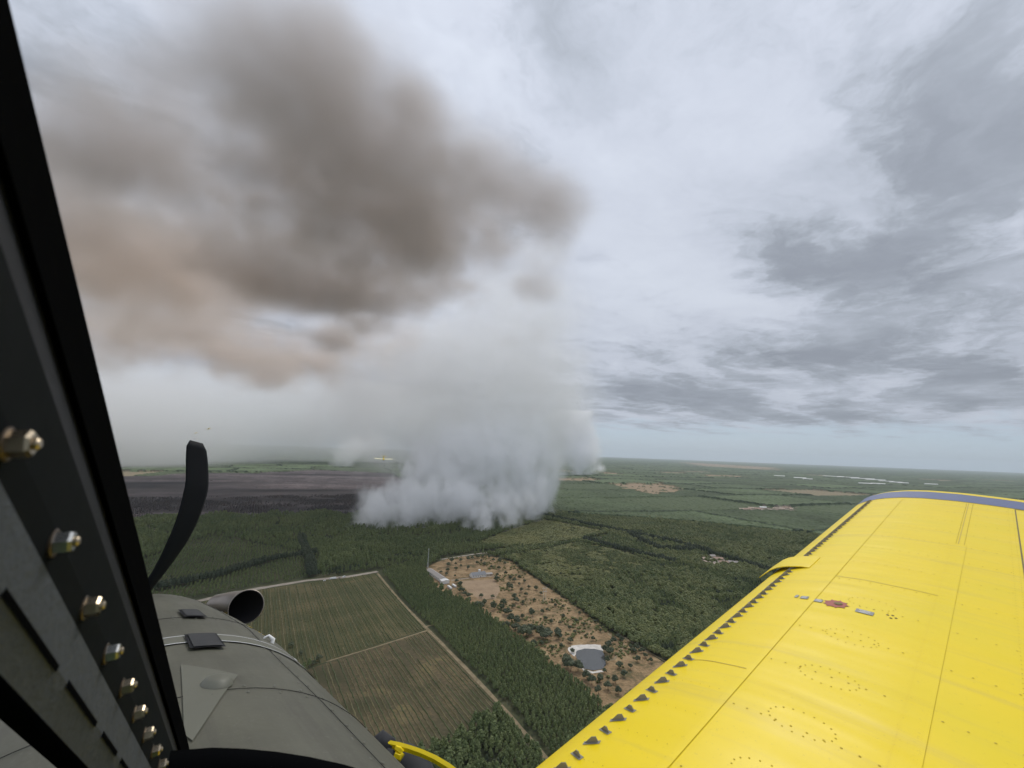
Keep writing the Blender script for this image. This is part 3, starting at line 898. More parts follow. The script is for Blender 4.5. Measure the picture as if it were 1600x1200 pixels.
def smoke(name, lo, hi, vox, blobs, dens, color, label, L, namp=0.6, th=(0.25, 0.75), aniso=0.2, seed=1, octaves=4, floor=0.0, fade=None, squash=1.0, absorb=None, power=1.0, smin=0.05, gain=0.55, zst=1.0):
    lo, hi = np.array(lo, float), np.array(hi, float)
    vox = np.array([vox] * 3 if np.isscalar(vox) else vox, float)
    N = np.maximum(4, np.round((hi - lo) / vox).astype(int))
    vx = (hi - lo) / (N - 1)
    ax = [lo[i] + np.arange(N[i]) * vx[i] for i in range(3)]
    S = np.zeros(N, np.float32)
    for (c, Rr, amp) in blobs:
        Rr = np.array([Rr, Rr, Rr * squash]) if np.isscalar(Rr) else np.array(Rr)
        i0 = np.maximum(0, np.floor((c - 2.2 * Rr - lo) / vx).astype(int))
        i1 = np.minimum(N, np.ceil((c + 2.2 * Rr - lo) / vx).astype(int) + 1)
        if np.any(i1 <= i0):
            continue
        q = sum(((ax[d][i0[d]:i1[d]] - c[d]) / Rr[d]).reshape([-1 if e == d else 1 for e in range(3)]) ** 2 for d in range(3))
        S[i0[0]:i1[0], i0[1]:i1[1], i0[2]:i1[2]] += (amp * np.exp(-q)).astype(np.float32)
    rng = np.random.default_rng(seed)
    nz = band_noise(tuple(N), vx * np.array([1, 1, zst]), L, rng, octaves, gain)
    S1 = 1.3 * (1 - np.exp(-S))
    D = sstep(S1 + namp * nz * np.sqrt(S1), *th) ** power
    D *= np.clip(S1, smin, 1.5)
    if fade is not None:
        D *= fade(ax)
    # empty skin round the box
    D[0], D[-1], D[:, 0], D[:, -1], D[:, :, -1] = 0, 0, 0, 0, 0
    D[D < 0.012] = 0
    D *= dens
    # voxel values carried by a bare point mesh, read back by a volume grid
    me = bpy.data.meshes.new(name + '_voxels')
    me.vertices.add(int(N.prod()))
    a = me.attributes.new('d', 'FLOAT', 'POINT')
    a.data.foreach_set('value', np.ascontiguousarray(D.transpose(2, 1, 0)).ravel().astype(np.float32))
    src = bpy.data.objects.new(name + '_voxels', me)
    vol = bpy.data.volumes.new(name)
    o = bpy.data.objects.new(name, vol)
    COL.objects.link(o)
    ng = bpy.data.node_groups.new(name + '_nodes', 'GeometryNodeTree')
    ng.interface.new_socket('Geometry', in_out='INPUT', socket_type='NodeSocketGeometry')
    ng.interface.new_socket('Geometry', in_out='OUTPUT', socket_type='NodeSocketGeometry')
    t = Tree(ng)
    t.n('NodeGroupInput')
    go = t.n('NodeGroupOutput')
    oi = t.n('GeometryNodeObjectInfo', {'Object': src})
    pos = t.n('GeometryNodeInputPosition')
    f = t.v('FLOOR', t.v('ADD', t.v('DIVIDE', t.v('SUBTRACT', pos.outputs[0], tuple(lo)), tuple(vx)), (0.5, 0.5, 0.5)))
    sp = t.n('ShaderNodeSeparateXYZ', {0: f})
    ii = t.m('ADD', sp.outputs[0], t.m('MULTIPLY', sp.outputs[1], float(N[0])))
    # index in whole numbers
    def toint(v_):
        return t.n('FunctionNodeFloatToInt', {0: v_}).outputs[0]
    im = t.n('FunctionNodeIntegerMath', operation='MULTIPLY_ADD')
    t.set(im.inputs[0], toint(sp.outputs[2]))
    im.inputs[1].default_value = int(N[0] * N[1])
    t.set(im.inputs[2], toint(ii))
    na_ = t.n('GeometryNodeInputNamedAttribute', {'Name': 'd'}, data_type='FLOAT')
    si = t.n('GeometryNodeSampleIndex', data_type='FLOAT', domain='POINT', clamp=True)
    t.set(si.inputs['Geometry'], oi.outputs['Geometry'])
    t.set(si.inputs['Value'], na_.outputs[0])
    t.set(si.inputs['Index'], im.outputs[0])
    vc = t.n('GeometryNodeVolumeCube', {'Density': si.outputs[0], 'Background': 0.0, 'Min': tuple(lo), 'Max': tuple(hi), 'Resolution X': int(N[0]), 'Resolution Y': int(N[1]), 'Resolution Z': int(N[2])})
    m_ = bpy.data.materials.new(name)
    m_.use_nodes = True
    m_.node_tree.nodes.clear()
    tt = Tree(m_.node_tree)
    pv = tt.n('ShaderNodeVolumePrincipled', {'Color': (*color, 1), 'Density': 1.0, 'Anisotropy': aniso, 'Density Attribute': 'density'})
    if absorb:
        pv.inputs['Absorption Color'].default_value = (*absorb, 1)
    tt.n('ShaderNodeOutputMaterial', {'Volume': pv.outputs[0]})
    sm = t.n('GeometryNodeSetMaterial', {'Geometry': vc.outputs[0], 'Material': m_})
    ng.links.new(sm.outputs[0], go.inputs[0])
    md = o.modifiers.new('voxels', 'NODES')
    md.node_group = ng
    vol.materials.append(m_)
    return tag(o, label, kind='stuff')
def pb(px, py, dist, rpx, amp, sy=1.0):
    """a puff seen at a pixel, dist metres away, rpx pixels in radius"""
    r = rpx * dist / FPX
    return (at(px, py, dist), np.array([r, r * sy, r]), amp)
def sub(blobs, n, rng, f0=0.3, f1=0.6, amp=0.8, spread=0.8):
    out = list(blobs)
    w = np.array([b[1][0] ** 1.3 for b in blobs])
    for i in rng.choice(len(blobs), n, p=w / w.sum()):
        c, r, a = blobs[i]
        out.append((c + rng.normal(0, spread * 0.6, 3) * r, r * rng.uniform(f0, f1), a * amp * rng.uniform(0.4, 1.1)))
    return out

# --- the near fire: a wall of white smoke rising from the edge of the woods
rs = np.random.default_rng(5)
A = []
for (x, y) in ((562, 826), (578, 829), (596, 830), (622, 829), (634, 829), (660, 827), (684, 825), (704, 824), (729, 830), (746, 834), (757, 835), (786, 831), (800, 827), (824, 817), (840, 809)):
    d = np.linalg.norm(gnd(x, y) - CAM)
    A.append(pb(x, y - 3, d + 10, 8, 0.9))
    A.append(pb(x + 4, y - 13, d + 22, 11, 0.8))
    A.append(pb(x + 9, y - 28, d + 45, 15, 0.7))
    A.append(pb(x + 14, y - 46, d + 90, 20, 0.6))
A += [pb(555, 838, 1330, 9, .35), pb(546, 822, 1370, 12, .3), pb(560, 800, 1420, 18, .35), pb(850, 800, 1850, 12, .6), pb(648, 776, 1540, 26, .6), pb(690, 770, 1560, 30, .65), pb(735, 775, 1590, 26, .6), pb(775, 778, 1620, 28, .6), pb(818, 770, 1720, 28, .65), pb(848, 775, 1850, 18, .55), pb(632, 745, 1680, 26, .45), pb(600, 772, 1560, 20, .4), pb(668, 735, 1700, 36, .6), pb(715, 728, 1720, 38, .6), pb(765, 735, 1740, 38, .6), pb(812, 728, 1780, 36, .6), pb(852, 738, 1880, 26, .5), pb(690, 700, 1800, 40, .45), pb(745, 692, 1800, 42, .48), pb(800, 690, 1820, 42, .48), pb(850, 700, 1900, 34, .42), pb(650, 708, 1850, 30, .32)]
A = sub(A, 420, rs, 0.25, 0.5, 0.5, 1.0) + sub(A, 240, rs, 0.18, 0.35, 0.35, 1.9)[len(A):]
smoke('fire_smoke', (-680, 1240, 0), (480, 2180, 470), (6, 6, 5.5), A, 0.038, (0.993, 0.996, 0.999), 'thick white smoke wall rising from the near fire front', L=50, namp=0.42, th=(0.24, 1.15), seed=3, octaves=5, gain=0.66, zst=0.62)
# --- above it the smoke thins and leans back into the old plume
U_ = [pb(700, 690, 1950, 60, 0.42), pb(765, 680, 1950, 66, 0.46), pb(835, 680, 2000, 60, 0.46), pb(885, 660, 2100, 46, 0.42), pb(640, 700, 2000, 50, 0.28), pb(585, 705, 2150, 48, 0.22), pb(535, 700, 2250, 46, 0.15), pb(690, 630, 2100, 66, 0.30), pb(765, 620, 2100, 70, 0.34), pb(840, 625, 2150, 66, 0.34), pb(900, 620, 2200, 46, 0.28), pb(620, 650, 2200, 60, 0.20), pb(550, 655, 2300, 60, 0.15), pb(720, 570, 2150, 60, 0.39), pb(800, 560, 2150, 62, 0.44), pb(870, 565, 2200, 55, 0.42), pb(650, 590, 2200, 55, 0.35), pb(770, 505, 2150, 55, 0.39), pb(840, 500, 2150, 52, 0.42), pb(890, 470, 2150, 44, 0.35), pb(800, 440, 2100, 48, 0.44), pb(860, 400, 2050, 46, 0.46), pb(740, 450, 2100, 44, 0.39), pb(610, 735, 2000, 30, 0.16), pb(590, 760, 1800, 24, 0.14), pb(530, 805, 1480, 30, 0.13), pb(480, 800, 1550, 36, 0.09), pb(420, 800, 1600, 42, 0.06), pb(330, 820, 1480, 46, 0.06), pb(560, 765, 2000, 34, 0.13), pb(480, 765, 2100, 40, 0.10), pb(400, 765, 2200, 44, 0.08), pb(320, 768, 2200, 46, 0.07), pb(250, 772, 2200, 46, 0.06)]
U_ += [pb(690, 510, 2100, 50, .34), pb(640, 545, 2150, 55, .34), pb(590, 580, 2200, 56, .32), pb(540, 610, 2250, 56, .28), pb(480, 625, 2300, 50, .2), pb(700, 560, 2150, 50, .3)]
U_ = sub(U_, 240, rs, 0.2, 0.45, 0.45, 1.0)
smoke('rising_smoke', (-1900, 1250, 0), (800, 2650, 1230), (13, 13, 12), U_, 0.0080, (0.985, 0.982, 0.978), 'thinner grey smoke rising and leaning back above the near fire', L=130, namp=0.20, th=(0.02, 0.9), seed=4, octaves=6, gain=0.62, smin=0.15)

# --- the far fire behind it on the right
B = [pb(868, 705, 5400, 20, .4), pb(872, 670, 5500, 22, .4), pb(913, 640, 5700, 14, .4), pb(893, 632, 5800, 18, .35), pb(880, 742, 5000, 8, .9), pb(893, 744, 5000, 8, .9), pb(905, 742, 5100, 9, .9), pb(918, 737, 5300, 9, .9), pb(930, 732, 5600, 9, .9), pb(938, 729, 5900, 7, .8), pb(900, 728, 5200, 14, .9), pb(915, 722, 5300, 15, .9), pb(928, 716, 5600, 13, .9), pb(905, 705, 5300, 19, .9), pb(916, 695, 5500, 18, .9), pb(890, 700, 5300, 18, .7), pb(900, 675, 5500, 21, .9), pb(883, 675, 5500, 22, .7), pb(908, 658, 5600, 17, .8), pb(888, 650, 5700, 22, .6), pb(880, 655, 5700, 24, .5)]
B = sub(B, 160, rs, 0.3, 0.55, 0.8)
smoke('far_fire_smoke', (250, 4500, 0), (1500, 6200, 820), 20, B, 0.014, (0.98, 0.98, 0.99), 'tall white smoke column of the far fire right of the near one', L=120, namp=0.42, th=(0.22, 1.2), seed=8, octaves=5, gain=0.66, zst=0.7)
# --- the small fire far left
Cb = [pb(518, 724, 5400, 6, .8), pb(528, 726, 5400, 7, .9), pb(540, 726, 5400, 7, .9), pb(550, 725, 5400, 6, .8), pb(532, 716, 5450, 9, .9), pb(545, 712, 5500, 12, .8), pb(560, 704, 5500, 15, .6), pb(522, 704, 5500, 6, .7), pb(580, 694, 5600, 20, .5), pb(545, 695, 5600, 15, .5)]
Cb = sub(Cb, 60, rs, 0.3, 0.55, 0.8)
smoke('small_fire_smoke', (-2700, 4700, 0), (-1300, 5700, 520), 18, Cb, 0.007, (0.98, 0.975, 0.96), 'small pale smoke burst at the far edge of the burnt area', L=120, namp=0.2, th=(0.15, 1.0), seed=9)

# --- the old smoke drifting overhead towards the left: brown and dark
def pl(px, py, alt, rpx, amp, flat=0.55):
    d = ray(px, py)
    dist = (alt - CZ) / d[2]
    r = rpx * dist / FPX
    return (CAM + d * dist, np.array([r, r * 1.2, min(max(r * flat, 70), 190)]), amp)
D_ = [pl(560, 450, 800, 75, 1.0), pl(500, 430, 800, 75, .95), pl(620, 400, 850, 78, 1.0), pl(690, 370, 880, 70, 1.0), pl(760, 335, 900, 62, .9), pl(830, 322, 920, 50, .85), pl(885, 322, 930, 34, .7), pl(570, 505, 780, 44, 1.0), pl(520, 530, 770, 36, .8), pl(430, 420, 800, 70, .6), pl(350, 400, 800, 70, .4), pl(410, 330, 820, 80, .6, .9), pl(500, 310, 830, 80, .85, .9), pl(600, 300, 850, 78, .9, .9), pl(690, 290, 880, 66, .8, .8), pl(760, 270, 900, 50, .6, .8), pl(310, 300, 820, 70, .45, .9), pl(215, 330, 820, 60, .4, .9), pl(560, 200, 850, 90, .75, 1.0), pl(450, 200, 850, 90, .7, 1.0), pl(340, 190, 850, 70, .5, 1.0), pl(150, 230, 850, 60, .6, 1.0), pl(660, 210, 880, 70, .55, 1.0), pl(70, 170, 850, 60, .5, 1.0), pl(520, 110, 860, 80, .5, 1.0), pl(380, 90, 860, 70, .42, 1.0), pl(220, 130, 860, 50, .4, 1.0), pl(0, 260, 850, 80, .5, 1.0), pl(705, 440, 880, 42, .8), pl(650, 470, 840, 40, .95), pl(790, 400, 900, 40, .55), pl(850, 370, 910, 36, .55)]
D_ += [pl(740, 470, 850, 36, .4), pl(830, 450, 860, 44, .45), pl(880, 400, 890, 40, .45), pl(790, 530, 720, 36, .3), pl(850, 520, 760, 36, .3)]
D_ = sub(D_, 460, rs, 0.14, 0.42, 0.5)
smoke('smoke_plume', (-2300, 250, 470), (900, 3300, 1180), (15, 15, 13), D_, 0.0122, (0.735, 0.675, 0.625), 'vast dark grey smoke plume drifting overhead to the upper left', L=230, namp=0.34, th=(0.10, 1.25), aniso=0.1, seed=21, octaves=6, smin=0.2, gain=0.62)
# --- its thinner, tan coloured underside farther left
T_ = [pl(420, 450, 800, 70, .62), pl(340, 440, 800, 75, .62), pl(260, 430, 800, 75, .6), pl(180, 430, 800, 75, .6), pl(110, 420, 800, 80, .6), pl(430, 560, 760, 38, .75), pl(360, 545, 765, 40, .7), pl(290, 515, 780, 40, .64), pl(220, 515, 780, 36, .6), pl(150, 512, 780, 36, .58), pl(480, 565, 750, 30, .7), pl(450, 598, 730, 24, .7), pl(400, 588, 740, 24, .6), pl(520, 560, 750, 26, .6), pl(560, 545, 760, 22, .5), pl(300, 350, 820, 75, .4), pl(210, 350, 820, 75, .42), pl(120, 330, 820, 70, .42), pl(20, 500, 790, 60, .56), pl(0, 380, 800, 80, .5), pl(600, 560, 700, 26, .35), pl(640, 540, 740, 24, .35), pl(560, 595, 640, 26, .3), pl(620, 590, 640, 26, .28)]
T_ += [pl(600, 535, 770, 30, .55, 1.0), pl(640, 515, 790, 30, .5, 1.0), pl(560, 570, 720, 28, .5, 1.0), pl(610, 565, 720, 28, .45, 1.0), pl(520, 590, 700, 26, .5, 1.0)]
T_ += [pl(x, y, 775, 34, .62, 1.0) for (x, y) in ((150, 528), (210, 532), (270, 538), (330, 550), (390, 572), (450, 580), (510, 562), (565, 538))] + [pl(x, y, 785, 36, .6, 1.0) for (x, y) in ((150, 480), (210, 485), (270, 490), (330, 505), (390, 525), (450, 535), (510, 520))]
T_ = sub(T_, 320, rs, 0.14, 0.42, 0.5)
smoke('tan_smoke', (-2900, 500, 470), (100, 3300, 1060), (16, 16, 13), T_, 0.0078, (0.90, 0.81, 0.73), 'tan lit smoke along the left underside of the plume', L=230, namp=0.30, th=(0.06, 1.2), aniso=0.1, seed=22, octaves=6, smin=0.2, gain=0.62)
# --- the pale veil of smoke lying low over the far left
E_ = [pb(x, y, d, r, a) for (x, y, d, r, a) in ((-80, 690, 4700, 70, .9), (20, 690, 4800, 68, .9), (110, 690, 4900, 66, .9), (200, 686, 5100, 64, .9), (290, 680, 5500, 62, .9), (380, 672, 6100, 60, .85), (470, 664, 6900, 60, .8), (560, 655, 7200, 62, .75), (640, 650, 7400, 64, .6), (60, 625, 5200, 60, .6), (180, 622, 5400, 60, .6), (310, 620, 6000, 60, .6), (440, 615, 6800, 60, .55), (560, 605, 7200, 56, .45), (720, 660, 7400, 60, .4))]
smoke('smoke_veil', (-8200, 2700, 0), (700, 8600, 1290), (75, 75, 45), E_, 0.0026, (0.97, 0.96, 0.945), 'pale smoke veil hiding the horizon on the left', L=700, namp=0.10, th=(0.0, 1.0), aniso=0.1, seed=31)

# ---------------------------------------------------------------- haze: the air itself
hz = MB().box((-71000, -71000, -1.0), (71000, 71000, 1300.0))
m_ = bpy.data.materials.new('haze_air')
m_.use_nodes = True
m_.node_tree.nodes.clear()
tt = Tree(m_.node_tree)
pv = tt.n('ShaderNodeVolumePrincipled', {'Color': (0.86, 0.93, 1.0, 1), 'Density': 0.000022, 'Anisotropy': 0.0})
tt.n('ShaderNodeOutputMaterial', {'Volume': pv.outputs[0]})
haze = hz.build('haze', m_)
tag(haze, 'thin blue grey haze over the whole plain', kind='stuff')

# ================================================================ our own aircraft
AZ_A, BANK = R_(-41), R_(3.7)
a_f = Vector((math.sin(AZ_A), math.cos(AZ_A), 0))
_ar = Vector((math.cos(AZ_A), -math.sin(AZ_A), 0))
a_r = _ar * math.cos(BANK) + Vector((0, 0, 1)) * math.sin(BANK)
a_u = -_ar * math.sin(BANK) + Vector((0, 0, 1)) * math.cos(BANK)
BASE = 2.6                                    # eye above the belly of the aircraft
plane = empty('firefighting_aircraft')
org = Vector((0, 0, CZ)) - a_u * BASE
plane.matrix_world = Matrix(((a_r[0], a_f[0], a_u[0], org[0]), (a_r[1], a_f[1], a_u[1], org[1]), (a_r[2], a_f[2], a_u[2], org[2]), (0, 0, 0, 1)))
tag(plane, 'yellow low wing firefighting aircraft with grey olive nose, seen from its cockpit', 'aircraft')
PINV = np.array(plane.matrix_world.inverted())
def L(f, r, u):
    return (r, f, u + BASE)
def W2L(P):
    P = np.asarray(P, float)
    return tuple(PINV[:3, :3] @ P + PINV[:3, 3])
def ldir(x, y):
    """local ray (right, forward, up) through a photograph pixel"""
    d = PINV[:3, :3] @ ray(x, y)
    return d

def yellow_mat(name, col=(0.87, 0.645, 0.005), rough=0.42, bump=0.45):
    m_, t, bs = base_mat(name)
    tcn = t.n('ShaderNodeTexCoord')
    p = tcn.outputs['Object']
    n1 = t.noise(p, 1.3, 5, 0.6)
    n2 = t.noise(p, 60, 3, 0.6)
    streak = t.noise(t.v('MULTIPLY', p, (9.0, 0.5, 1.0)), 1.0, 5, 0.6)
    c = t.mix(t.smooth(n1, 0.35, 0.75), (*col, 1), (col[0] * 0.93, col[1] * 0.97, col[2] * 2.2, 1))
    c = t.mix(t.m('MULTIPLY', t.smooth(streak, 0.50, 0.78), 0.42), c, (0.56, 0.42, 0.10, 1))
    c = t.mix(t.m('MULTIPLY', t.smooth(n2, 0.62, 0.72), 0.25), c, (0.50, 0.36, 0.03, 1))
    t.set(bs.inputs['Base Color'], c)
    t.set(bs.inputs['Roughness'], t.m('ADD', t.m('MULTIPLY', n1, 0.2), rough - 0.1))
    bs.inputs['Specular IOR Level'].default_value = 0.28
    # oil canning of the thin skin between ribs and stringers
    wv = t.noise(t.v('MULTIPLY', p, (3.6, 0.9, 1.0)), 1.0, 2, 0.45)
    b = t.n('ShaderNodeBump', {'Height': wv, 'Strength': bump, 'Distance': 0.05})
    b2 = t.n('ShaderNodeBump', {'Height': n2, 'Strength': 0.03, 'Distance': 0.002, 'Normal': b.outputs[0]})
    t.set(bs.inputs['Normal'], b2.outputs[0])
    return m_
M['yellow'] = yellow_mat('yellow_paint')
M['yellow_dark'] = simple('yellow_seam', (0.60, 0.43, 0.02), 0.5, var=0.2)
M['seam'] = simple('dark_seam', (0.16, 0.11, 0.02), 0.6)
M['blue'] = simple('blue_stripe_paint', (0.10, 0.125, 0.235), 0.45, var=0.2, scale=30)
M['vg'] = simple('vortex_generator_metal', (0.27, 0.25, 0.21), 0.5, 0.0, scale=20)
def olive_mat():
    m_, t, bs = base_mat('olive_antiglare_paint')
    p = t.n('ShaderNodeTexCoord').outputs['Object']
    n1 = t.noise(p, 2.2, 6, 0.6)
    st_ = t.noise(t.v('MULTIPLY', p, (14.0, 0.7, 14.0)), 1.0, 6, 0.65)
    n3 = t.noise(p, 90, 3, 0.6)
    c = t.mix(t.smooth(n1, 0.3, 0.7), (0.062, 0.061, 0.041, 1), (0.098, 0.096, 0.066, 1))
    c = t.mix(t.m('MULTIPLY', t.smooth(st_, 0.5, 0.75), 0.45), c, (0.045, 0.041, 0.03, 1))
    c = t.mix(t.m('MULTIPLY', t.smooth(n3, 0.60, 0.70), 0.35), c, (0.15, 0.145, 0.11, 1))
    t.set(bs.inputs['Base Color'], c)
    t.set(bs.inputs['Roughness'], t.m('ADD', t.m('MULTIPLY', st_, 0.25), 0.42))
    b = t.n('ShaderNodeBump', {'Height': n1, 'Strength': 0.12, 'Distance': 0.05})
    t.set(bs.inputs['Normal'], b.outputs[0])
    return m_
M['olive'] = olive_mat()
M['olive_light'] = simple('light_olive_and_reflection', (0.115, 0.115, 0.085), 0.55, var=0.08, scale=4)  # band, fasteners and blister, also the painted windscreen reflection
M['steel'] = simple('exhaust_steel', (0.30, 0.265, 0.23), 0.42, 0.85, var=0.3, scale=12)
M['soot'] = simple('soot_black', (0.006, 0.006, 0.007), 0.9)
M['black'] = simple('black_trim', (0.0035, 0.0037, 0.004), 0.9, var=0.2, spec=0.0)
M['black2'] = simple('black_rubber', (0.010, 0.011, 0.013), 0.6, var=0.2, spec=0.15)
M['grey'] = simple('cockpit_grey_paint', (0.062, 0.070, 0.082), 0.7, var=0.12, scale=40, bump=0.15, bscale=200, spec=0.2)
M['dgrey'] = simple('cockpit_dark_paint', (0.006, 0.0075, 0.008), 0.85, var=0.2, scale=40, spec=0.05)
M['bolt'] = simple('cadmium_bolt', (0.42, 0.35, 0.25), 0.3, 1.0, var=0.3, scale=80)
M['bolt_steel'] = simple('steel_bolt', (0.50, 0.50, 0.47), 0.3, 1.0, var=0.3, scale=80)
M['washer'] = simple('dark_washer', (0.10, 0.075, 0.05), 0.4, 0.8)
M['white'] = simple('white_paint', (0.78, 0.78, 0.76), 0.5, var=0.06)
M['whiteline'] = simple('pale_seam_line', (0.55, 0.56, 0.55), 0.5)
M['label_g'] = simple('grey_placard', (0.22, 0.22, 0.20), 0.5)
M['label_w'] = simple('placard_print', (0.62, 0.62, 0.58), 0.5)
M['red'] = simple('red_brown_stain', (0.33, 0.07, 0.045), 0.6, var=0.3, scale=40)
M['mesh_v'] = simple('black_vent_mesh', (0.02, 0.021, 0.022), 0.7)
M['tyre'] = simple('tyre_rubber', (0.022, 0.023, 0.026), 0.8, var=0.2)

# --- wing
F0, U0, DI = 1.45, -1.523, 0.057
_xs = [0, 0.012, 0.05, 0.1, 0.15, 0.3, 0.5, 0.7, 1.0, 1.3, 1.53, 1.8, 2.1]
_hs = [0, 0.040, 0.080, 0.108, 0.132, 0.183, 0.217, 0.23, 0.225, 0.203, 0.18, 0.142, 0.085]
def hup(x):
    return float(np.interp(x, _xs, _hs))
_hx = np.linspace(0, 2.1, 400)
_hh = np.interp(_hx, _xs, _hs)
_ker = np.exp(-np.linspace(-2, 2, 31) ** 2)
_hs2 = np.convolve(np.pad(_hh, 15, 'edge'), _ker / _ker.sum(), 'valid')
_w = np.clip(_hx / 0.12, 0, 1)
_hh = _hh * (1 - _w) + _hs2 * _w
def hup(x):
    return float(np.interp(x, _hx, _hh))
def hlo(x):
    return -0.10 * (1 - abs(2 * (x / 2.1) ** 0.6 - 1) ** 2) + 0.07 * (x / 2.1)
RT0, RT1 = 7.95, 8.30
def wing_pt(x, r, side=1, lift=0.0):
    """point on the wing, x behind the leading edge, r out along the span"""
    le, th_, cut = 0.0, 1.0, 0.0
    if r > RT0:
        q = min((r - RT0) / (RT1 - RT0), 1.0)
        th_ = math.sqrt(max(1 - (q * 0.96) ** 3.2, 0.03))
        le = 0.30 * (1 - math.sqrt(max(1 - q * q, 0)))
    xx = le + x * (2.1 - 1.25 * le) / 2.1
    mid = (hup(x) + hlo(x)) / 2
    h = mid + ((hup(x) if side > 0 else hlo(x)) - mid) * th_
    return L(F0 - xx, r, U0 + DI * r + h + lift)
xs = list(np.concatenate([0.28 * np.linspace(0, 1, 12) ** 2, np.linspace(0.28, 2.1, 32)[1:]]))
rspan = list(np.linspace(0.62, 7.45, 56)) + list(np.linspace(7.45, 7.95, 5))[1:] + [RT0 + (RT1 - RT0) * q for q in (0.15, 0.3, 0.45, 0.6, 0.72, 0.82, 0.9, 0.96, 1.0)]
V, Fc = [], []
prof = [(x, 1) for x in reversed(xs)] + [(x, -1) for x in xs[1:]]
for r in rspan:
    for (x, s_) in prof:
        V.append(wing_pt(x, r, s_))
n_ = len(prof)
for i in range(len(rspan) - 1):
    for j in range(n_ - 1):
        Fc.append((i * n_ + j, i * n_ + j + 1, (i + 1) * n_ + j + 1, (i + 1) * n_ + j))
    Fc.append((i * n_ + n_ - 1, i * n_, (i + 1) * n_, (i + 1) * n_ + n_ - 1))
Fc += [tuple(range(n_)), tuple(reversed(range((len(rspan) - 1) * n_, len(rspan) * n_)))]
wing = link('wing', mesh_from('wing', V, Fc, M['yellow'], True), plane)
tag(wing, 'yellow riveted right wing with blue tip stripe')
def patch(name, x0, x1, r0, r1, mat, lift, parent=wing, nx=10, nr=4, thick=0.0):
    """a sheet following the upper skin"""
    V, Fc = [], []
    for i in range(nr + 1):
        for j in range(nx + 1):
            V.append(wing_pt(x0 + (x1 - x0) * j / nx, r0 + (r1 - r0) * i / nr, 1, lift))
    for i in range(nr):
        for j in range(nx):
            a = i * (nx + 1) + j
            Fc.append((a, a + 1, a + nx + 2, a + nx + 1))
    o = link(name, mesh_from(name, V, Fc, mat, True), parent)
    return o
st = patch('stripe', 0.0, 2.1, 7.45, 7.95, M['blue'], 0.0035, nx=60, nr=6)
tag(st, 'blue stripe painted across the wing near its tip')
# seams and the gap of the aileron
for (x, w, r0, r1) in ((0.51, 0.006, 0.7, 7.4), (1.10, 0.007, 0.7, 7.4), (1.118, 0.005, 0.7, 5.4)):
    patch('seam', x - w / 2, x + w / 2, r0, r1, M['yellow_dark'], 0.0015, nx=1, nr=60)
patch('hinge_gap', 1.447, 1.456, 4.06, 7.42, M['seam'], 0.002, nx=1, nr=40)
patch('hinge_gap', 1.447, 2.09, 7.412, 7.424, M['seam'], 0.002, nx=14, nr=1)
patch('hinge_gap', 1.447, 2.09, 4.055, 4.067, M['seam'], 0.002, nx=14, nr=1)
patch('seam', 0.20, 0.51, 2.36, 2.366, M['yellow_dark'], 0.0015, nx=8, nr=1)
patch('seam', 0.51, 1.10, 3.97, 3.977, M['yellow_dark'], 0.0015, nx=12, nr=1)
# lap of the leading edge sheet, slightly raised
patch('lap_strip', 0.50, 0.53, 0.7, 7.4, M['yellow'], 0.003, nx=2, nr=60)
patch('spar_strip', 1.07, 1.15, 0.7, 5.4, M['yellow'], 0.003, nx=3, nr=50)
# rivets
def rivets(name, pts, rad, mat=M['yellow_dark']):
    mb = MB()
    for (x, r) in pts:
        c = Vector(wing_pt(x, r, 1, 0.001))
        e1 = (Vector(wing_pt(x + 0.01, r, 1, 0.001)) - c).normalized()
        e2 = (Vector(wing_pt(x, r + 0.01, 1, 0.001)) - c).normalized()
        nn = e2.cross(e1).normalized()
        if nn.z < 0:
            nn = -nn
        ring = [c + (e1 * math.cos(k_ * math.pi / 3) + e2 * math.sin(k_ * math.pi / 3)) * rad for k_ in range(6)]
        mb.add(ring + [c + nn * rad * 0.5], [(k_, (k_ + 1) % 6, 6) for k_ in range(6)])
    o = mb.build(name, mat, wing)
    o['kind'] = 'stuff'
    return o
rv = []
for r in np.arange(0.75, 7.4, 0.032):
    rv += [(1.085, r), (1.135, r)]
rivets('rivet_row', rv, 0.0050)
rv = [(0.515 + 0.004 * math.sin(40 * r), r) for r in np.arange(0.75, 7.4, 0.04)]
rivets('rivet_row', rv, 0.0036)
rv = []
for r in np.arange(1.1, 7.4, 0.47):
    jj = random.uniform(0.8, 1.2)
    rv += [(x, r + 0.02 * x) for x in np.arange(0.56, 1.06, 0.055 * jj)]
    rv += [(x, r) for x in np.arange(1.18, 1.44, 0.07)]
rivets('rivet_row', rv, 0.0048)
rv = []
for r in np.arange(0.95, 7.4, 0.235):
    rv += [(x, r) for x in np.arange(0.24, 0.50, 0.045)]
rivets('rivet_row', rv, 0.0026)
rv = [(x, r) for x in (1.40, 1.43) for r in np.arange(0.75, 7.4, 0.05)] + [(x, r) for r in (7.40, 7.44) for x in np.arange(0.1, 2.0, 0.04)] + [(x, r) for r in (7.985,) for x in np.arange(0.1, 2.0, 0.04)]
rivets('rivet_row', rv, 0.0030)
# oval inspection covers in a row, each ringed by screws
for r in (1.72, 2.1, 2.52, 3.0, 3.55):
    rivets('inspection_cover', [(0.80 + 0.115 * math.cos(a), r + 0.075 * math.sin(a)) for a in np.arange(0, 6.28, 0.33)], 0.0038)
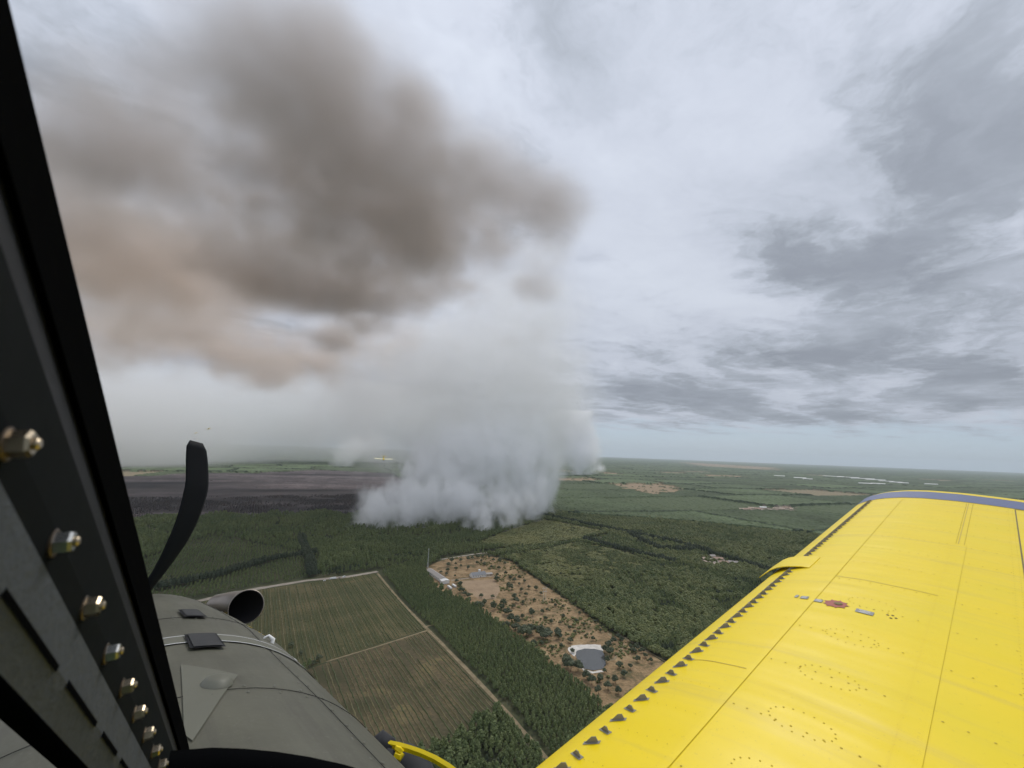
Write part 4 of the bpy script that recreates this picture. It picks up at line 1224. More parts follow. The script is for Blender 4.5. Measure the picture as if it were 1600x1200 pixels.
# vortex generators
vgm = mesh_from('vortex_generator', [(-0.034, -0.002, 0), (0.032, -0.002, 0), (0.032, 0.002, 0), (-0.034, 0.002, 0), (0.006, -0.002, 0.021), (0.026, -0.002, 0.021), (0.026, 0.002, 0.021), (0.006, 0.002, 0.021), (-0.038, -0.012, 0.0005), (0.040, -0.012, 0.0005), (0.040, 0.012, 0.0005), (-0.038, 0.012, 0.0005)],
                [(0, 1, 5, 4), (2, 3, 7, 6), (1, 2, 6, 5), (3, 0, 4, 7), (4, 5, 6, 7), (8, 9, 10, 11)], M['vg'])
r, k_ = 0.87, 0
while r < 7.42:
    c = Vector(wing_pt(0.19, r, 1, 0.001))
    e1 = (Vector(wing_pt(0.23, r, 1, 0.001)) - c).normalized()      # aft
    e2 = Vector((1, 0, DI)).normalized()
    nn = e1.cross(e2)
    if nn.z < 0:
        nn = -nn
    ang = R_(20) * (1 if k_ % 2 else -1)
    ax_ = (e1 * math.cos(ang) + e2 * math.sin(ang)).normalized()
    by = nn.cross(ax_).normalized()
    if not 4.16 < r < 4.5:
        o = link('vortex_generator', vgm, wing)
        o.matrix_local = Matrix(((ax_[0], by[0], nn[0], c[0]), (ax_[1], by[1], nn[1], c[1]), (ax_[2], by[2], nn[2], c[2]), (0, 0, 0, 1)))
    r += 0.094
    k_ += 1
# stall fence: a bent plate folded over the leading edge
V, Fc = [], []
n_ = 9
for i in range(n_):
    q = i / (n_ - 1)
    x = -0.06 + 0.38 * q
    for rr_ in (4.14, 4.46):
        p0 = wing_pt(0.0, rr_, 1, 0)
        top = wing_pt(max(x, 0.02), rr_, 1, 0)[2] if x > 0.02 else p0[2] + hup(0.02) + (x - 0.02) * 1.0
        lift = 0.055 * (1 - q) ** 0.8 + 0.004
        V += [(rr_, L(F0 - x, 0, 0)[1], top + lift), (rr_, L(F0 - x, 0, 0)[1], top + lift - 0.006)]
for i in range(n_ - 1):
    a = 4 * i
    Fc += [(a, a + 2, a + 6, a + 4), (a + 1, a + 5, a + 7, a + 3), (a, a + 4, a + 5, a + 1), (a + 2, a + 3, a + 7, a + 6)]
Fc += [(0, 1, 3, 2), (4 * n_ - 4, 4 * n_ - 2, 4 * n_ - 1, 4 * n_ - 3)]
fence = link('stall_fence', mesh_from('stall_fence', V, Fc, M['yellow'], False), wing)
tag(fence, 'bent yellow plate folded over the leading edge')
# fuel filler cap with its stain, placards and drain holes
def skin_at(px, py, lift=0.002):
    """where a photograph pixel meets the upper skin: (x, r)"""
    d = ldir(px, py)
    e = W2L(CAM)
    lo_, hi_ = 1.0, 8.2
    best = None
    for r in np.linspace(1.0, 8.2, 2000):
        t = (r - e[0]) / d[0]
        f = e[1] + d[1] * t
        u = e[2] + d[2] * t
        x = F0 - f
        if 0.02 < x < 2.05:
            dd = abs(u - wing_pt(x, r)[2])
            if best is None or dd < best[0]:
                best = (dd, x, r)
    return best[1], best[2]
for (px, py, wx_, wr_) in ((1245, 932, 0.02, 0.05), (1257, 934, 0.045, 0.05), (1279, 939, 0.045, 0.05), (1351, 957, 0.085, 0.055)):
    x, r = skin_at(px, py)
    pl_ = patch('placard', x - wx_ / 2, x + wx_ / 2, r - wr_ / 2, r + wr_ / 2, M['label_g'], 0.003, nx=2, nr=2)
    for q in range(3):
        rr_ = r + wr_ * (-0.28 + 0.28 * q)
        patch('print_line', x - wx_ * random.uniform(0.25, 0.38), x + wx_ * random.uniform(0.2, 0.38), rr_ - wr_ * 0.07, rr_ + wr_ * 0.07, M['label_w'], 0.0038, parent=pl_, nx=1, nr=1)
x, r = skin_at(1306, 944)
def disc(name, x, r, rad, mat, lift, parent, spikes=0, hgt=0.0):
    n = 36
    V = []
    for k_ in range(n):
        a = 2 * math.pi * k_ / n
        q = rad * (1 + (0.3 if spikes and k_ % 4 == 0 else 0) + random.uniform(-.06, .06) * bool(spikes))
        V.append(wing_pt(x + q * math.cos(a), r + q * math.sin(a) * 1.0, 1, lift))
    V.append(wing_pt(x, r, 1, lift + hgt))
    return link(name, mesh_from(name, V, [(k_, (k_ + 1) % n, n) for k_ in range(n)], mat), parent)
cap = disc('fuel_cap', x, r, 0.055, M['red'], 0.003, wing, spikes=1)
disc('cap_lid', x + 0.012, r + 0.004, 0.022, M['seam'], 0.006, cap, hgt=0.006)
rivets('drain_holes', [skin_at(1387, 961), skin_at(1392, 966), skin_at(1395, 962), skin_at(1400, 966)], 0.008, M['seam'])

# --- engine cowling
stn = [(0.55, -1.62, 0.90, 0.98), (1.0, -1.58, 0.87, 0.92), (1.5, -1.55, 0.835, 0.86), (2.0, -1.51, 0.81, 0.76), (2.5, -1.50, 0.79, 0.70), (3.0, -1.50, 0.71, 0.64), (3.5, -1.50, 0.60, 0.575), (3.75, -1.50, 0.53, 0.50), (3.9, -1.51, 0.43, 0.40), (3.98, -1.52, 0.30, 0.28)]
fs_ = np.linspace(0.55, 3.98, 60)
def cowl(f, a, lift=0.0):
    """f forward, a angle from straight up towards the right"""
    uc, w, h = (np.interp(f, [s_[0] for s_ in stn], [s_[i] for s_ in stn]) for i in (1, 2, 3))
    e = 0.92
    sa_, ca2 = math.sin(a), math.cos(a)
    x = math.copysign(abs(sa_) ** e, sa_) * (w + lift)
    z = math.copysign(abs(ca2) ** e, ca2) * (h + lift)
    return L(f, x, uc + z)
def cowl_patch(name, f0, f1, a0, a1, mat, lift, parent, nf=10, na=20, smooth=True):
    V, Fc = [], []
    for i in range(nf + 1):
        for j in range(na + 1):
            V.append(cowl(f0 + (f1 - f0) * i / nf, a0 + (a1 - a0) * j / na, lift))
    for i in range(nf):
        for j in range(na):
            a = i * (na + 1) + j
            Fc.append((a, a + na + 1, a + na + 2, a + 1))
    return link(name, mesh_from(name, V, Fc, mat, smooth), parent)
V, Fc = [], []
na = 64
for f in fs_:
    for j in range(na):
        V.append(cowl(f, 2 * math.pi * j / na))
for i in range(len(fs_) - 1):
    for j in range(na):
        Fc.append((i * na + j, (i + 1) * na + j, (i + 1) * na + (j + 1) % na, i * na + (j + 1) % na))
Fc += [tuple(range(na)), tuple(reversed(range((len(fs_) - 1) * na, len(fs_) * na)))]
cowling = link('engine_cowling', mesh_from('engine_cowling', V, Fc, M['olive'], True), plane)
tag(cowling, 'matt olive grey engine cowling ahead of the windscreen')
def cowl_at(px, py):
    d = ldir(px, py)
    e = W2L(CAM)
    best = None
    for f in np.linspace(0.7, 3.95, 1200):
        t = (f - e[1]) / d[1]
        rr_, uu = e[0] + d[0] * t, e[2] + d[2] * t - BASE
        uc, w, h = (np.interp(f, [s_[0] for s_ in stn], [s_[i] for s_ in stn]) for i in (1, 2, 3))
        ee = (abs(rr_ / w) ** (2 / 0.92) + abs((uu - uc) / h) ** (2 / 0.92))
        if ee <= 1.0:
            best = f, math.atan2(math.copysign(abs(rr_ / w) ** (1 / .92), rr_), max((uu - uc) / h, 0.0) ** (1 / .92))
            break
    if best is None:
        return (2.5, 0.5)
    return best
# bands and seams round the cowl
fb = cowl_at(330, 998)[0]
cowl_patch('cowl_band', fb - 0.05, fb + 0.05, -1.9, 1.9, M['olive_light'], 0.003, cowling, 2, 60)
for ff in (fb - 0.052, fb + 0.052):
    cowl_patch('band_edge', ff - 0.004, ff + 0.004, -1.9, 1.9, M['whiteline'], 0.0045, cowling, 1, 60)
for a in (0.33, 0.8, 0.95, 1.25, 1.4):
    cowl_patch('latch', fb - 0.058, fb - 0.03, a, a + 0.022, M['white'], 0.008, cowling, 2, 2)
fe = 3.62
cowl_patch('front_seam', fe - 0.006, fe + 0.006, -1.9, 1.9, M['soot'], 0.002, cowling, 1, 60)
for (px, py, df, da) in ((299, 961, 0.19, 0.095), (318, 1004, 0.20, 0.115)):
    f, a = cowl_at(px, py)
    v_ = cowl_patch('vent_cover', f - df / 2, f + df / 2, a - da / 2, a + da / 2, M['mesh_v'], 0.0125, cowling, 6, 6)
    cowl_patch('vent_rim', f - df / 2 - .008, f + df / 2 + .008, a - da / 2 - .012, a + da / 2 + .012, M['black2'], 0.0095, v_, 2, 2)
def cowl_line(name, pts_fa, w, mat, lift=0.002):
    mb_ = MB()
    mb_.tube([cowl(f_, a_, lift) for (f_, a_) in pts_fa], w, 5)
    return mb_.build(name, mat, cowling)
for a_ in (-0.55, 0.62, 1.02):
    cowl_line('panel_seam', [(f_, a_) for f_ in np.linspace(0.7, 3.6, 40)], 0.0010, M['soot'])
for f_ in (1.55, 2.62):
    cowl_line('panel_seam', [(f_, a_) for a_ in np.linspace(-1.4, 1.5, 50)], 0.0010, M['soot'])
fm = MB()
for (f_, a_) in [(f_, a_ + o_) for a_ in (0.62, 1.02) for o_ in (-0.025, 0.025) for f_ in np.arange(0.8, 3.6, 0.11)] + [(f_ + o_, a_) for f_ in (1.55, 2.62, 3.62) for o_ in (-0.03, 0.03) for a_ in np.arange(-1.2, 1.5, 0.11)]:
    c_ = Vector(cowl(f_, a_, 0.0005))
    n2_ = (Vector(cowl(f_, a_, 0.02)) - c_).normalized()
    t_ = n2_.orthogonal().normalized()
    b_ = n2_.cross(t_)
    fm.add([c_ + (t_ * math.cos(q_ * math.pi / 3) + b_ * math.sin(q_ * math.pi / 3)) * 0.006 for q_ in range(6)] + [c_ + n2_ * 0.004], [(q_, (q_ + 1) % 6, 6) for q_ in range(6)])
fo = fm.build('cowl_fasteners', M['olive_light'], cowling)
fo['kind'] = 'stuff'
# windscreen reflection painted as a lighter triangle, plus the small raised blister on it
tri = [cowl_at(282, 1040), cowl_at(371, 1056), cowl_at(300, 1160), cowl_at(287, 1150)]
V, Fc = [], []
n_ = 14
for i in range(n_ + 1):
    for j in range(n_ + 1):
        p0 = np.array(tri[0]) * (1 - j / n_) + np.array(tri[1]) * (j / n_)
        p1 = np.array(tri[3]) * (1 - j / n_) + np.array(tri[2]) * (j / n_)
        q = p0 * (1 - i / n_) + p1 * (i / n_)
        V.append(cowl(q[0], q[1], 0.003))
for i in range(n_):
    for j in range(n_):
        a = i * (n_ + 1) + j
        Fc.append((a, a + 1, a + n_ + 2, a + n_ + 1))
link('painted_reflection', mesh_from('painted_reflection', V, Fc, M['olive_light'], True), cowling)
f, a = cowl_at(338, 1070)
V, Fc = [cowl(f, a, 0.026)], []
for i in range(1, 6):
    for j in range(20):
        q = i / 5
        b_ = 2 * math.pi * j / 20
        V.append(cowl(f + 0.055 * q * math.cos(b_), a + 0.05 * q * math.sin(b_), 0.0035 + 0.0225 * math.sqrt(max(0, 1 - q * q))))
for j in range(20):
    Fc.append((0, 1 + j, 1 + (j + 1) % 20))
    for i in range(4):
        Fc.append((1 + i * 20 + j, 21 + i * 20 + j, 21 + i * 20 + (j + 1) % 20, 1 + i * 20 + (j + 1) % 20))
link('blister', mesh_from('blister', V, Fc, M['olive_light'], True), cowling)
# yellow edge line where the flank colour begins
mb = MB()
for da in (0.0, 0.03):
    f0_, a0_ = cowl_at(376, 972)
    pts = [cowl(fq, 0.93 + da + (3.2 - fq) * 0.05, 0.004) for fq in np.linspace(3.45, 2.7, 12)]
    mb.tube(pts, 0.006, 6)
mb.build('edge_trim', M['yellow'], cowling)
# exhaust stack on the right of the nose
c_end = Vector(W2L(at(385, 948, 3.55)))
c_root = Vector(cowl(3.62, 1.05, -0.06))
dirx = (c_end - c_root).normalized()
aim = (Vector(W2L(CAM)) - c_end).normalized()
back = Vector((0.35, -0.9, 0.12)).normalized()
R_END = 0.102
def ring_loft(stations, n=32):
    mb = MB()
    V = []
    for (c, nrm, r_) in stations:
        nrm = Vector(nrm).normalized()
        a = nrm.cross(Vector((0, 0, 1))).normalized()
        b = a.cross(nrm)
        V += [c + (a * math.cos(2 * math.pi * k_ / n) + b * math.sin(2 * math.pi * k_ / n)) * r_ for k_ in range(n)]
    mb.add(V, [(i * n + k_, i * n + (k_ + 1) % n, (i + 1) * n + (k_ + 1) % n, (i + 1) * n + k_) for i in range(len(stations) - 1) for k_ in range(n)])
    return mb
mouth_n = (aim * 0.97 + Vector((0.10, 0.0, 0.0))).normalized()
p_in = Vector(W2L(at(364, 946, 3.68)))
p_in0 = Vector(W2L(at(338, 948, 3.78)))
out_n = (c_end - p_in0).normalized()
ex = ring_loft([(p_in0, out_n, 0.075), (p_in, out_n * 0.7 + mouth_n * 0.3, 0.086), (c_end - mouth_n * 0.05, out_n * 0.2 + mouth_n * 0.8, 0.099), (c_end, mouth_n, R_END), (c_end, mouth_n, R_END * 0.95)]).build('exhaust_stack', M['steel'], plane, True)
tag(ex, 'bare metal exhaust stack with black mouth on the nose')
ring_loft([(c_end + mouth_n * 0.001, mouth_n, R_END * 0.96), (c_end - mouth_n * 0.045, out_n * 0.2 + mouth_n * 0.8, 0.092), (p_in, out_n * 0.7 + mouth_n * 0.3, 0.076), (p_in0, out_n, 0.04), (p_in0, out_n, 0.001)]).build('stack_liner', M['soot'], ex, True)
# small white grab handle on the flank
hp = [Vector(W2L(at(x, y, 2.62))) for (x, y) in ((408, 1003), (414, 996), (420, 993), (427, 999), (424, 1008), (418, 1016), (414, 1015))]
mb = MB()
mb.tube(hp, [0.004, 0.005, 0.006, 0.009, 0.010, 0.009, 0.007], 8)
mb.build('flank_bracket', M['white'], cowling, True)

# --- propeller: three blades at rest, one shows above the cowling
hub = Vector(L(4.15, 0.02, -1.33))
prop = empty('propeller')
prop.parent = plane
prop.location = hub
tip = Vector(W2L(CAM + ray(322, 694) * 4.17)) - hub
R_P = math.hypot(tip.x, tip.z)
ang0 = math.atan2(tip.x, tip.z)
def blade_mesh():
    V, Fc = [], []
    N_, K = 26, 10
    for i in range(N_ + 1):
        q = i / N_
        rad = 0.12 + (R_P - 0.12) * q
        ch_ = float(np.interp(q, [0, .15, .4, .7, .9, 0.97, 1], [0.10, 0.14, 0.20, 0.205, 0.18, 0.155, 0.10]))
        tk = float(np.interp(q, [0, .2, 1], [0.05, 0.03, 0.008]))
        sweep = 0.10 * math.sin(math.pi * min(q, 1.0) * 1.05) - 0.05 * max(q - 0.75, 0) / 0.25
        tw = float(np.interp(q, [0, 1], [1.05, 0.42]))
        for k_ in range(K):
            a = 2 * math.pi * k_ / K
            cx, ty = math.cos(a) * ch_ / 2, math.sin(a) * tk / 2
            V.append((sweep + cx * math.cos(tw) - ty * math.sin(tw), cx * math.sin(tw) + ty * math.cos(tw), rad))
    for i in range(N_):
        for k_ in range(K):
            Fc.append((i * K + k_, i * K + (k_ + 1) % K, (i + 1) * K + (k_ + 1) % K, (i + 1) * K + k_))
    Fc += [tuple(reversed(range(K))), tuple(range(N_ * K, N_ * K + K))]
    return mesh_from('blade', V, Fc, M['black2'], True)
bmsh = blade_mesh()
for k_ in range(3):
    o = link('blade', bmsh, prop)
    o.rotation_euler = (0, ang0 + k_ * 2 * math.pi / 3, 0)
mb = MB()
mb.tube([(0, -0.12, 0), (0, 0.05, 0), (0, 0.18, 0), (0, 0.30, 0), (0, 0.37, 0)], [0.20, 0.20, 0.165, 0.09, 0.015], 24)
mb.build('spinner', M['black2'], prop, True)

# --- windscreen post beside the camera
PD = ray(360, 1434)                                        # it runs down and forward
S_B = 0.060
DPTH = 0.58 * S_B
def cam_depth(x, y, z):
    v_ = ray(x, y)
    return CAM + v_ * (z / (v_ @ cF))
B0 = cam_depth(8, 694, DPTH * 3.77)
def perp(x, y):
    v_ = ray(x, y)
    v_ = v_ - PD * (v_ @ PD)
    return v_ / np.linalg.norm(v_)
rel = B0 - CAM
q0 = rel - PD * (rel @ PD)
RHO = np.linalg.norm(q0)
def sec(x, y, k_):
    """a line of the post: through a photograph pixel, k_ times as far off as the bolts"""
    return perp(x, y) * RHO * k_
def extrude(name, section, mat, parent, t0=-0.5, t1=1.3, closed=True, smooth=False):
    V, Fc = [], []
    n = len(section)
    for t in (t0, t1):
        for s_ in section:
            V.append(W2L(CAM + s_ + PD * t))
    for j in range(n if closed else n - 1):
        Fc.append((j, (j + 1) % n, n + (j + 1) % n, n + j))
    if closed:
        Fc += [tuple(reversed(range(n))), tuple(range(n, 2 * n))]
    me = mesh_from(name, V, Fc, mat, smooth)
    bm = bmesh.new()
    bm.from_mesh(me)
    bmesh.ops.recalc_face_normals(bm, faces=bm.faces)
    bm.to_mesh(me)
    bm.free()
    return link(name, me, parent)
post = empty('canopy_post')
post.parent = plane
tag(post, 'black windscreen post with a row of bolts beside the camera')
q_edge = sec(255, 1000, 1.55)       # outer black edge
q_gas = sec(221, 1000, 1.40)
q_rid = sec(212, 1000, 1.22)
q_bolt = sec(170, 1012, 1.0)
q_dash = sec(75, 1025, 0.86)
q_low = sec(30, 1085, 0.82)
plate_n = None
def thick(q, k_):
    return q * k_
extrude('glazing_seal', [q_edge, sec(243, 1000, 1.45), sec(232, 1000, 1.36), q_gas, thick(q_gas, 1.35), thick(q_edge, 1.25)], M['black'], post, smooth=False)
extrude('seal_lip', [sec(226, 1000, 1.39), sec(208, 1000, 1.22), sec(205, 1000, 1.24), sec(205, 1000, 2.2), sec(226, 1000, 2.2)], M['black2'], post)
extrude('post_plate', [q_rid, q_bolt * 1.02, sec(135, 1012, 0.95), thick(sec(135, 1012, 0.95), 1.5), thick(q_rid, 1.5)], M['dgrey'], post)
extrude('post_flange', [sec(137, 1012, 0.949), q_dash, q_low, thick(q_low, 1.6), thick(sec(137, 1012, 0.949), 1.5)], M['grey'], post)
extrude('post_channel', [sec(31, 1085, 0.84), sec(8, 1085, 1.0), sec(-45, 1085, 1.05), thick(sec(-45, 1085, 1.05), 1.4), thick(sec(31, 1085, 0.84), 1.9)], M['black'], post)
# slots in the flange
plate_dir = q_dash - sec(137, 1012, 0.949)
for i, (y0, y1) in enumerate(((660, 890), (925, 1045), (1068, 1132), (1147, 1178), (1188, 1215))):
    def tpos(y):
        # distance along the post where this line crosses pixel row y
        lo_, hi_ = -0.3, 1.2
        for _ in range(50):
            mid_ = (lo_ + hi_) / 2
            P = CAM + q_dash + PD * mid_
            _, yy, zz = pix(P)
            if zz <= 0.001 or yy < y:
                lo_ = mid_
            else:
                hi_ = mid_
        return lo_
    ta, tb = tpos(y0), tpos(y1)
    qn = -q_dash / np.linalg.norm(q_dash)
    e = plate_dir / np.linalg.norm(plate_dir)
    w = 0.0016
    extrude('slot', [q_dash * 0.995 - e * w, q_dash * 0.995 + e * w * 0.6, q_dash * 1.02 + e * w * 0.6, q_dash * 1.02 - e * w], M['black'], post, ta, tb)
# bolts: washer, hexagon head, stud
e_pl = (q_rid - sec(135, 1012, 0.95))
e_pl = e_pl / np.linalg.norm(e_pl)
bn_ = np.cross(e_pl, PD)
bn_ = bn_ / np.linalg.norm(bn_)
if bn_ @ q0 > 0:
    bn_ = -bn_
bmb = MB()
RB = 0.0043
z_ax = Vector(bn_)
x_ax = Vector(PD)
y_ax = z_ax.cross(x_ax)
hexv = lambda r_, z_, n=6, ph=0.3: [(r_ * math.cos(ph + 2 * math.pi * i / n), r_ * math.sin(ph + 2 * math.pi * i / n), z_) for i in range(n)]
def lathe(profile, n, ph=0.3):
    mb = MB()
    V = [v for (r_, z_) in profile for v in hexv(r_, z_, n, ph)]
    Fc = [(i * n + j, i * n + (j + 1) % n, (i + 1) * n + (j + 1) % n, (i + 1) * n + j) for i in range(len(profile) - 1) for j in range(n)]
    Fc += [tuple(reversed(range(n))), tuple(range((len(profile) - 1) * n, len(profile) * n))]
    return mb.add(V, Fc)
hm = lathe([(RB, 0.0010), (RB, 0.0052), (RB * 0.84, 0.0062)], 6)
head_me = mesh_from('bolt_head', hm.V, hm.F, M['bolt'])
head_steel = mesh_from('bolt_head_steel', hm.V, hm.F, M['bolt_steel'])
wm = lathe([(RB * 1.25, -0.001), (RB * 1.25, 0.0008), (RB * 1.12, 0.0011)], 18)
washer_me = mesh_from('washer', wm.V, wm.F, M['washer'], False)
sm_ = lathe([(RB * 0.45, 0.0062), (RB * 0.45, 0.0072), (RB * 0.3, 0.0078)], 12)
stud_me = mesh_from('stud', sm_.V, sm_.F, M['bolt'], False)
Rl = np.array(PINV[:3, :3])
for i in range(-2, 9):
    P = B0 + PD * S_B * i
    jit = random.uniform(-0.4, 0.4)
    h = link('bolt', head_steel if i in (1, 3) else head_me, post)
    X = Rl @ np.array(x_ax * math.cos(jit) + y_ax * math.sin(jit))
    Y = Rl @ np.array(y_ax * math.cos(jit) - x_ax * math.sin(jit))
    Z = Rl @ np.array(z_ax)
    o_ = W2L(P)
    h.matrix_local = Matrix(((X[0], Y[0], Z[0], o_[0]), (X[1], Y[1], Z[1], o_[1]), (X[2], Y[2], Z[2], o_[2]), (0, 0, 0, 1)))
    for me_, nm in ((washer_me, 'washer'), (stud_me, 'stud')):
        w_ = link(nm, me_, h)
# glare shield under the windscreen: a rounded black lip
V, Fc = [], []
line = [(230, 1164), (288, 1160), (330, 1157), (380, 1159), (430, 1164), (480, 1172), (530, 1183), (575, 1196), (620, 1212)]
for (x, y) in line:
    c = np.array(W2L(at(x, y, 0.75)))
    dn = Vector((0, 0, -1))
    for k_ in range(7):
        a = math.pi * k_ / 6
        V.append((c[0], c[1] - 0.02 + 0.02 * math.cos(a), c[2] - 0.02 + 0.02 * math.sin(a)))
    V.append((c[0], c[1] - 0.05, c[2] - 0.4))
    V.append((c[0], c[1] + 0.005, c[2] - 0.4))
n_ = 9
for i in range(len(line) - 1):
    for k_ in range(n_):
        Fc.append((i * n_ + k_, i * n_ + (k_ + 1) % n_, (i + 1) * n_ + (k_ + 1) % n_, (i + 1) * n_ + k_))
gs = link('glare_shield', mesh_from('glare_shield', V, Fc, M['black'], True), plane)

# --- right main wheel below, with its yellow mudguard
wc = Vector(W2L(at(640, 1275, 3.7)))
wheel = empty('main_wheel')
wheel.parent = plane
wheel.location = wc
mb = MB()
n_ = 40
V, Fc = [], []
for i in range(n_):
    a = 2 * math.pi * i / n_
    for k_ in range(10):
        b_ = 2 * math.pi * k_ / 10
        rad = 0.27 + 0.085 * math.cos(b_)
        V.append((0.105 * math.sin(b_), rad * math.cos(a), rad * math.sin(a)))
for i in range(n_):
    for k_ in range(10):
        Fc.append((i * 10 + k_, ((i + 1) % n_) * 10 + k_, ((i + 1) % n_) * 10 + (k_ + 1) % 10, i * 10 + (k_ + 1) % 10))
link('tyre', mesh_from('tyre', V, Fc, M['tyre'], True), wheel)
mb = MB()
mb.tube([(-0.085, 0, 0), (0.085, 0, 0)], 0.19, 24)
mb.build('rim', M['label_g'], wheel, False)
# mudguard: a thin yellow arc over the tyre
gpts = [(607, 1160), (622, 1163), (640, 1168), (660, 1175), (680, 1184), (700, 1196), (716, 1208)]
V, Fc = [], []
for (x, y) in gpts:
    c = Vector(W2L(at(x, y, 3.35))) - wc
    for (dx, dz_) in ((-0.012, 0), (0.012, 0.006), (0.014, -0.020), (-0.010, -0.024)):
        V.append((c.x + dx, c.y, c.z + dz_))
for i in range(len(gpts) - 1):
    for k_ in range(4):
        Fc.append((i * 4 + k_, i * 4 + (k_ + 1) % 4, (i + 1) * 4 + (k_ + 1) % 4, (i + 1) * 4 + k_))
Fc += [(3, 2, 1, 0), tuple(len(V) - 4 + k_ for k_ in range(4))]
link('mudguard', mesh_from('mudguard', V, Fc, M['yellow']), wheel)
mb = MB()
p = [Vector(W2L(at(x, y, 3.35))) - wc for (x, y) in ((617, 1168), (624, 1172), (629, 1176), (625, 1183), (616, 1179))]
mb.tube([p[0], p[1], p[2]], [0.014, 0.02, 0.014], 6)
mb.tube([p[2], p[3], p[4]], [0.016, 0.022, 0.018], 6)
mb.build('guard_bracket', M['yellow'], wheel)
mb = MB()
q = [Vector(W2L(at(x, y, 3.4))) - wc for (x, y) in ((580, 1172), (596, 1163), (612, 1170), (606, 1188), (590, 1196))]
mb.tube([q[0], q[1], q[2]], [0.05, 0.07, 0.05], 8)
mb.tube([q[2], q[3], q[4]], [0.06, 0.08, 0.07], 8)
mb.build('brake_unit', M['tyre'], wheel, True)

# ================================================================ things on the ground
M['roof_white'] = simple('white_sheet_roof', (0.72, 0.71, 0.68), 0.55, var=0.12, scale=0.5)
M['roof_grey'] = simple('weathered_roof', (0.34, 0.31, 0.28), 0.75, var=0.25, scale=0.4)
M['roof_slate'] = simple('slate_roof', (0.13, 0.14, 0.155), 0.6, var=0.2, scale=0.6)
M['roof_tile'] = simple('clay_tile_roof', (0.36, 0.25, 0.185), 0.85, var=0.25, scale=0.6)
M['roof_tan'] = simple('pale_tile_roof', (0.44, 0.35, 0.27), 0.85, var=0.25, scale=0.6)
M['wall_w'] = simple('white_render', (0.74, 0.72, 0.68), 0.8, var=0.08)
M['wall_t'] = simple('tan_render', (0.45, 0.38, 0.30), 0.85, var=0.1)
M['glass'] = simple('window_glass', (0.03, 0.035, 0.04), 0.12, spec=0.6)
M['wood'] = simple('door_wood', (0.14, 0.09, 0.06), 0.7)
M['conc'] = simple('concrete', (0.42, 0.40, 0.37), 0.85)

def gable(name, c, length, width, hw, hr, yaw, wall, roof, label, cat='building', group=None, windows=3, z=0.2, chimney=False):
    o = empty(name, (c[0], c[1], z), yaw)
    l, w = length / 2, width / 2
    MB().add([(-l, -w, 0), (l, -w, 0), (l, w, 0), (-l, w, 0), (-l, -w, hw), (l, -w, hw), (l, w, hw), (-l, w, hw), (-l, 0, hw + hr), (l, 0, hw + hr)],
             [(0, 1, 5, 4), (2, 3, 7, 6), (1, 2, 6, 9, 5), (3, 0, 4, 8, 7), (0, 3, 2, 1)]).build('wall', M[wall], o)
    e = min(0.6, width * 0.08)
    s_ = hr / w
    y0, z0 = -w - e, hw - e * s_
    rf = MB()
    for sg in (1, -1):
        rf.add([(-l - e, sg * y0, z0 + .05), (l + e, sg * y0, z0 + .05), (l + e, 0, hw + hr + .05), (-l - e, 0, hw + hr + .05), (-l - e, sg * y0, z0 + .25), (l + e, sg * y0, z0 + .25), (l + e, 0, hw + hr + .25), (-l - e, 0, hw + hr + .25)],
               [(0, 1, 2, 3), (7, 6, 5, 4), (0, 4, 5, 1), (1, 5, 6, 2), (2, 6, 7, 3), (3, 7, 4, 0)])
    rfo = rf.build('roof', M[roof], o)
    if chimney:
        MB().box((l * .4, -.5, hw + hr * .6), (l * .4 + .8, .5, hw + hr + 1.0)).build('chimney', M['roof_tile'], rfo)
    for i in range(windows):
        x = -l + (i + 0.5) * length / windows
        if i == windows // 2:
            MB().box((x - .7, -w - .06, 0), (x + .7, -w + .05, min(2.3, hw - .3))).build('door', M['wood'], o)
        else:
            MB().box((x - .6, -w - .05, hw * .35), (x + .6, -w + .05, hw * .78)).build('window', M['glass'], o)
        MB().box((x - .6, w - .05, hw * .35), (x + .6, w + .05, hw * .78)).build('window', M['glass'], o)
    return tag(o, label, cat, group)
def between(a, b):
    A_, B_ = np.array(g2(*a)), np.array(g2(*b))
    d = B_ - A_
    return (A_ + B_) / 2, np.linalg.norm(d), math.atan2(d[1], d[0])
c, ln, yw = between((671, 894), (693, 909))
gable('long_shed', c, ln, 13, 5, 3, yw, 'wall_w', 'roof_grey', 'long pale shed with weathered grey roof beside the lattice mast', windows=9)
c2, ln2, yw2 = between((692, 911), (697, 908))
gable('shed_annex', np.array(g2(694.5, 911)), 11, 14.5, 5.2, 1.2, yw, 'wall_w', 'roof_white', 'white flat roofed annex at the lower end of the long shed', windows=2)
c, ln, yw = between((736, 902), (757, 899.5))
gable('farmhouse', c, ln, 15, 4.5, 4.2, yw, 'wall_w', 'roof_slate', 'white walled farmhouse with dark slate roof above the bare paddock', windows=6, chimney=True)
c, ln, yw = between((758, 899), (768, 898))
gable('farm_outbuilding', c, ln, 10, 3, 1.6, yw, 'wall_t', 'roof_grey', 'low grey roofed outbuilding right of the farmhouse', windows=2)
# white round water tank
tk = empty('water_tank', (*g2(749, 893.5), 0.2))
mb = MB()
mb.tube([(0, 0, 0), (0, 0, 4)], 2.6, 16)
mb.build('tank_body', M['white'], tk, False)
mb = MB()
mb.tube([(0, 0, 4.0), (0, 0, 4.9), (0, 0, 5.3)], [2.7, 1.5, 0.2], 16)
mb.build('tank_lid', M['white'], tk, False)
tag(tk, 'small round white water tank behind the farmhouse', 'tank')

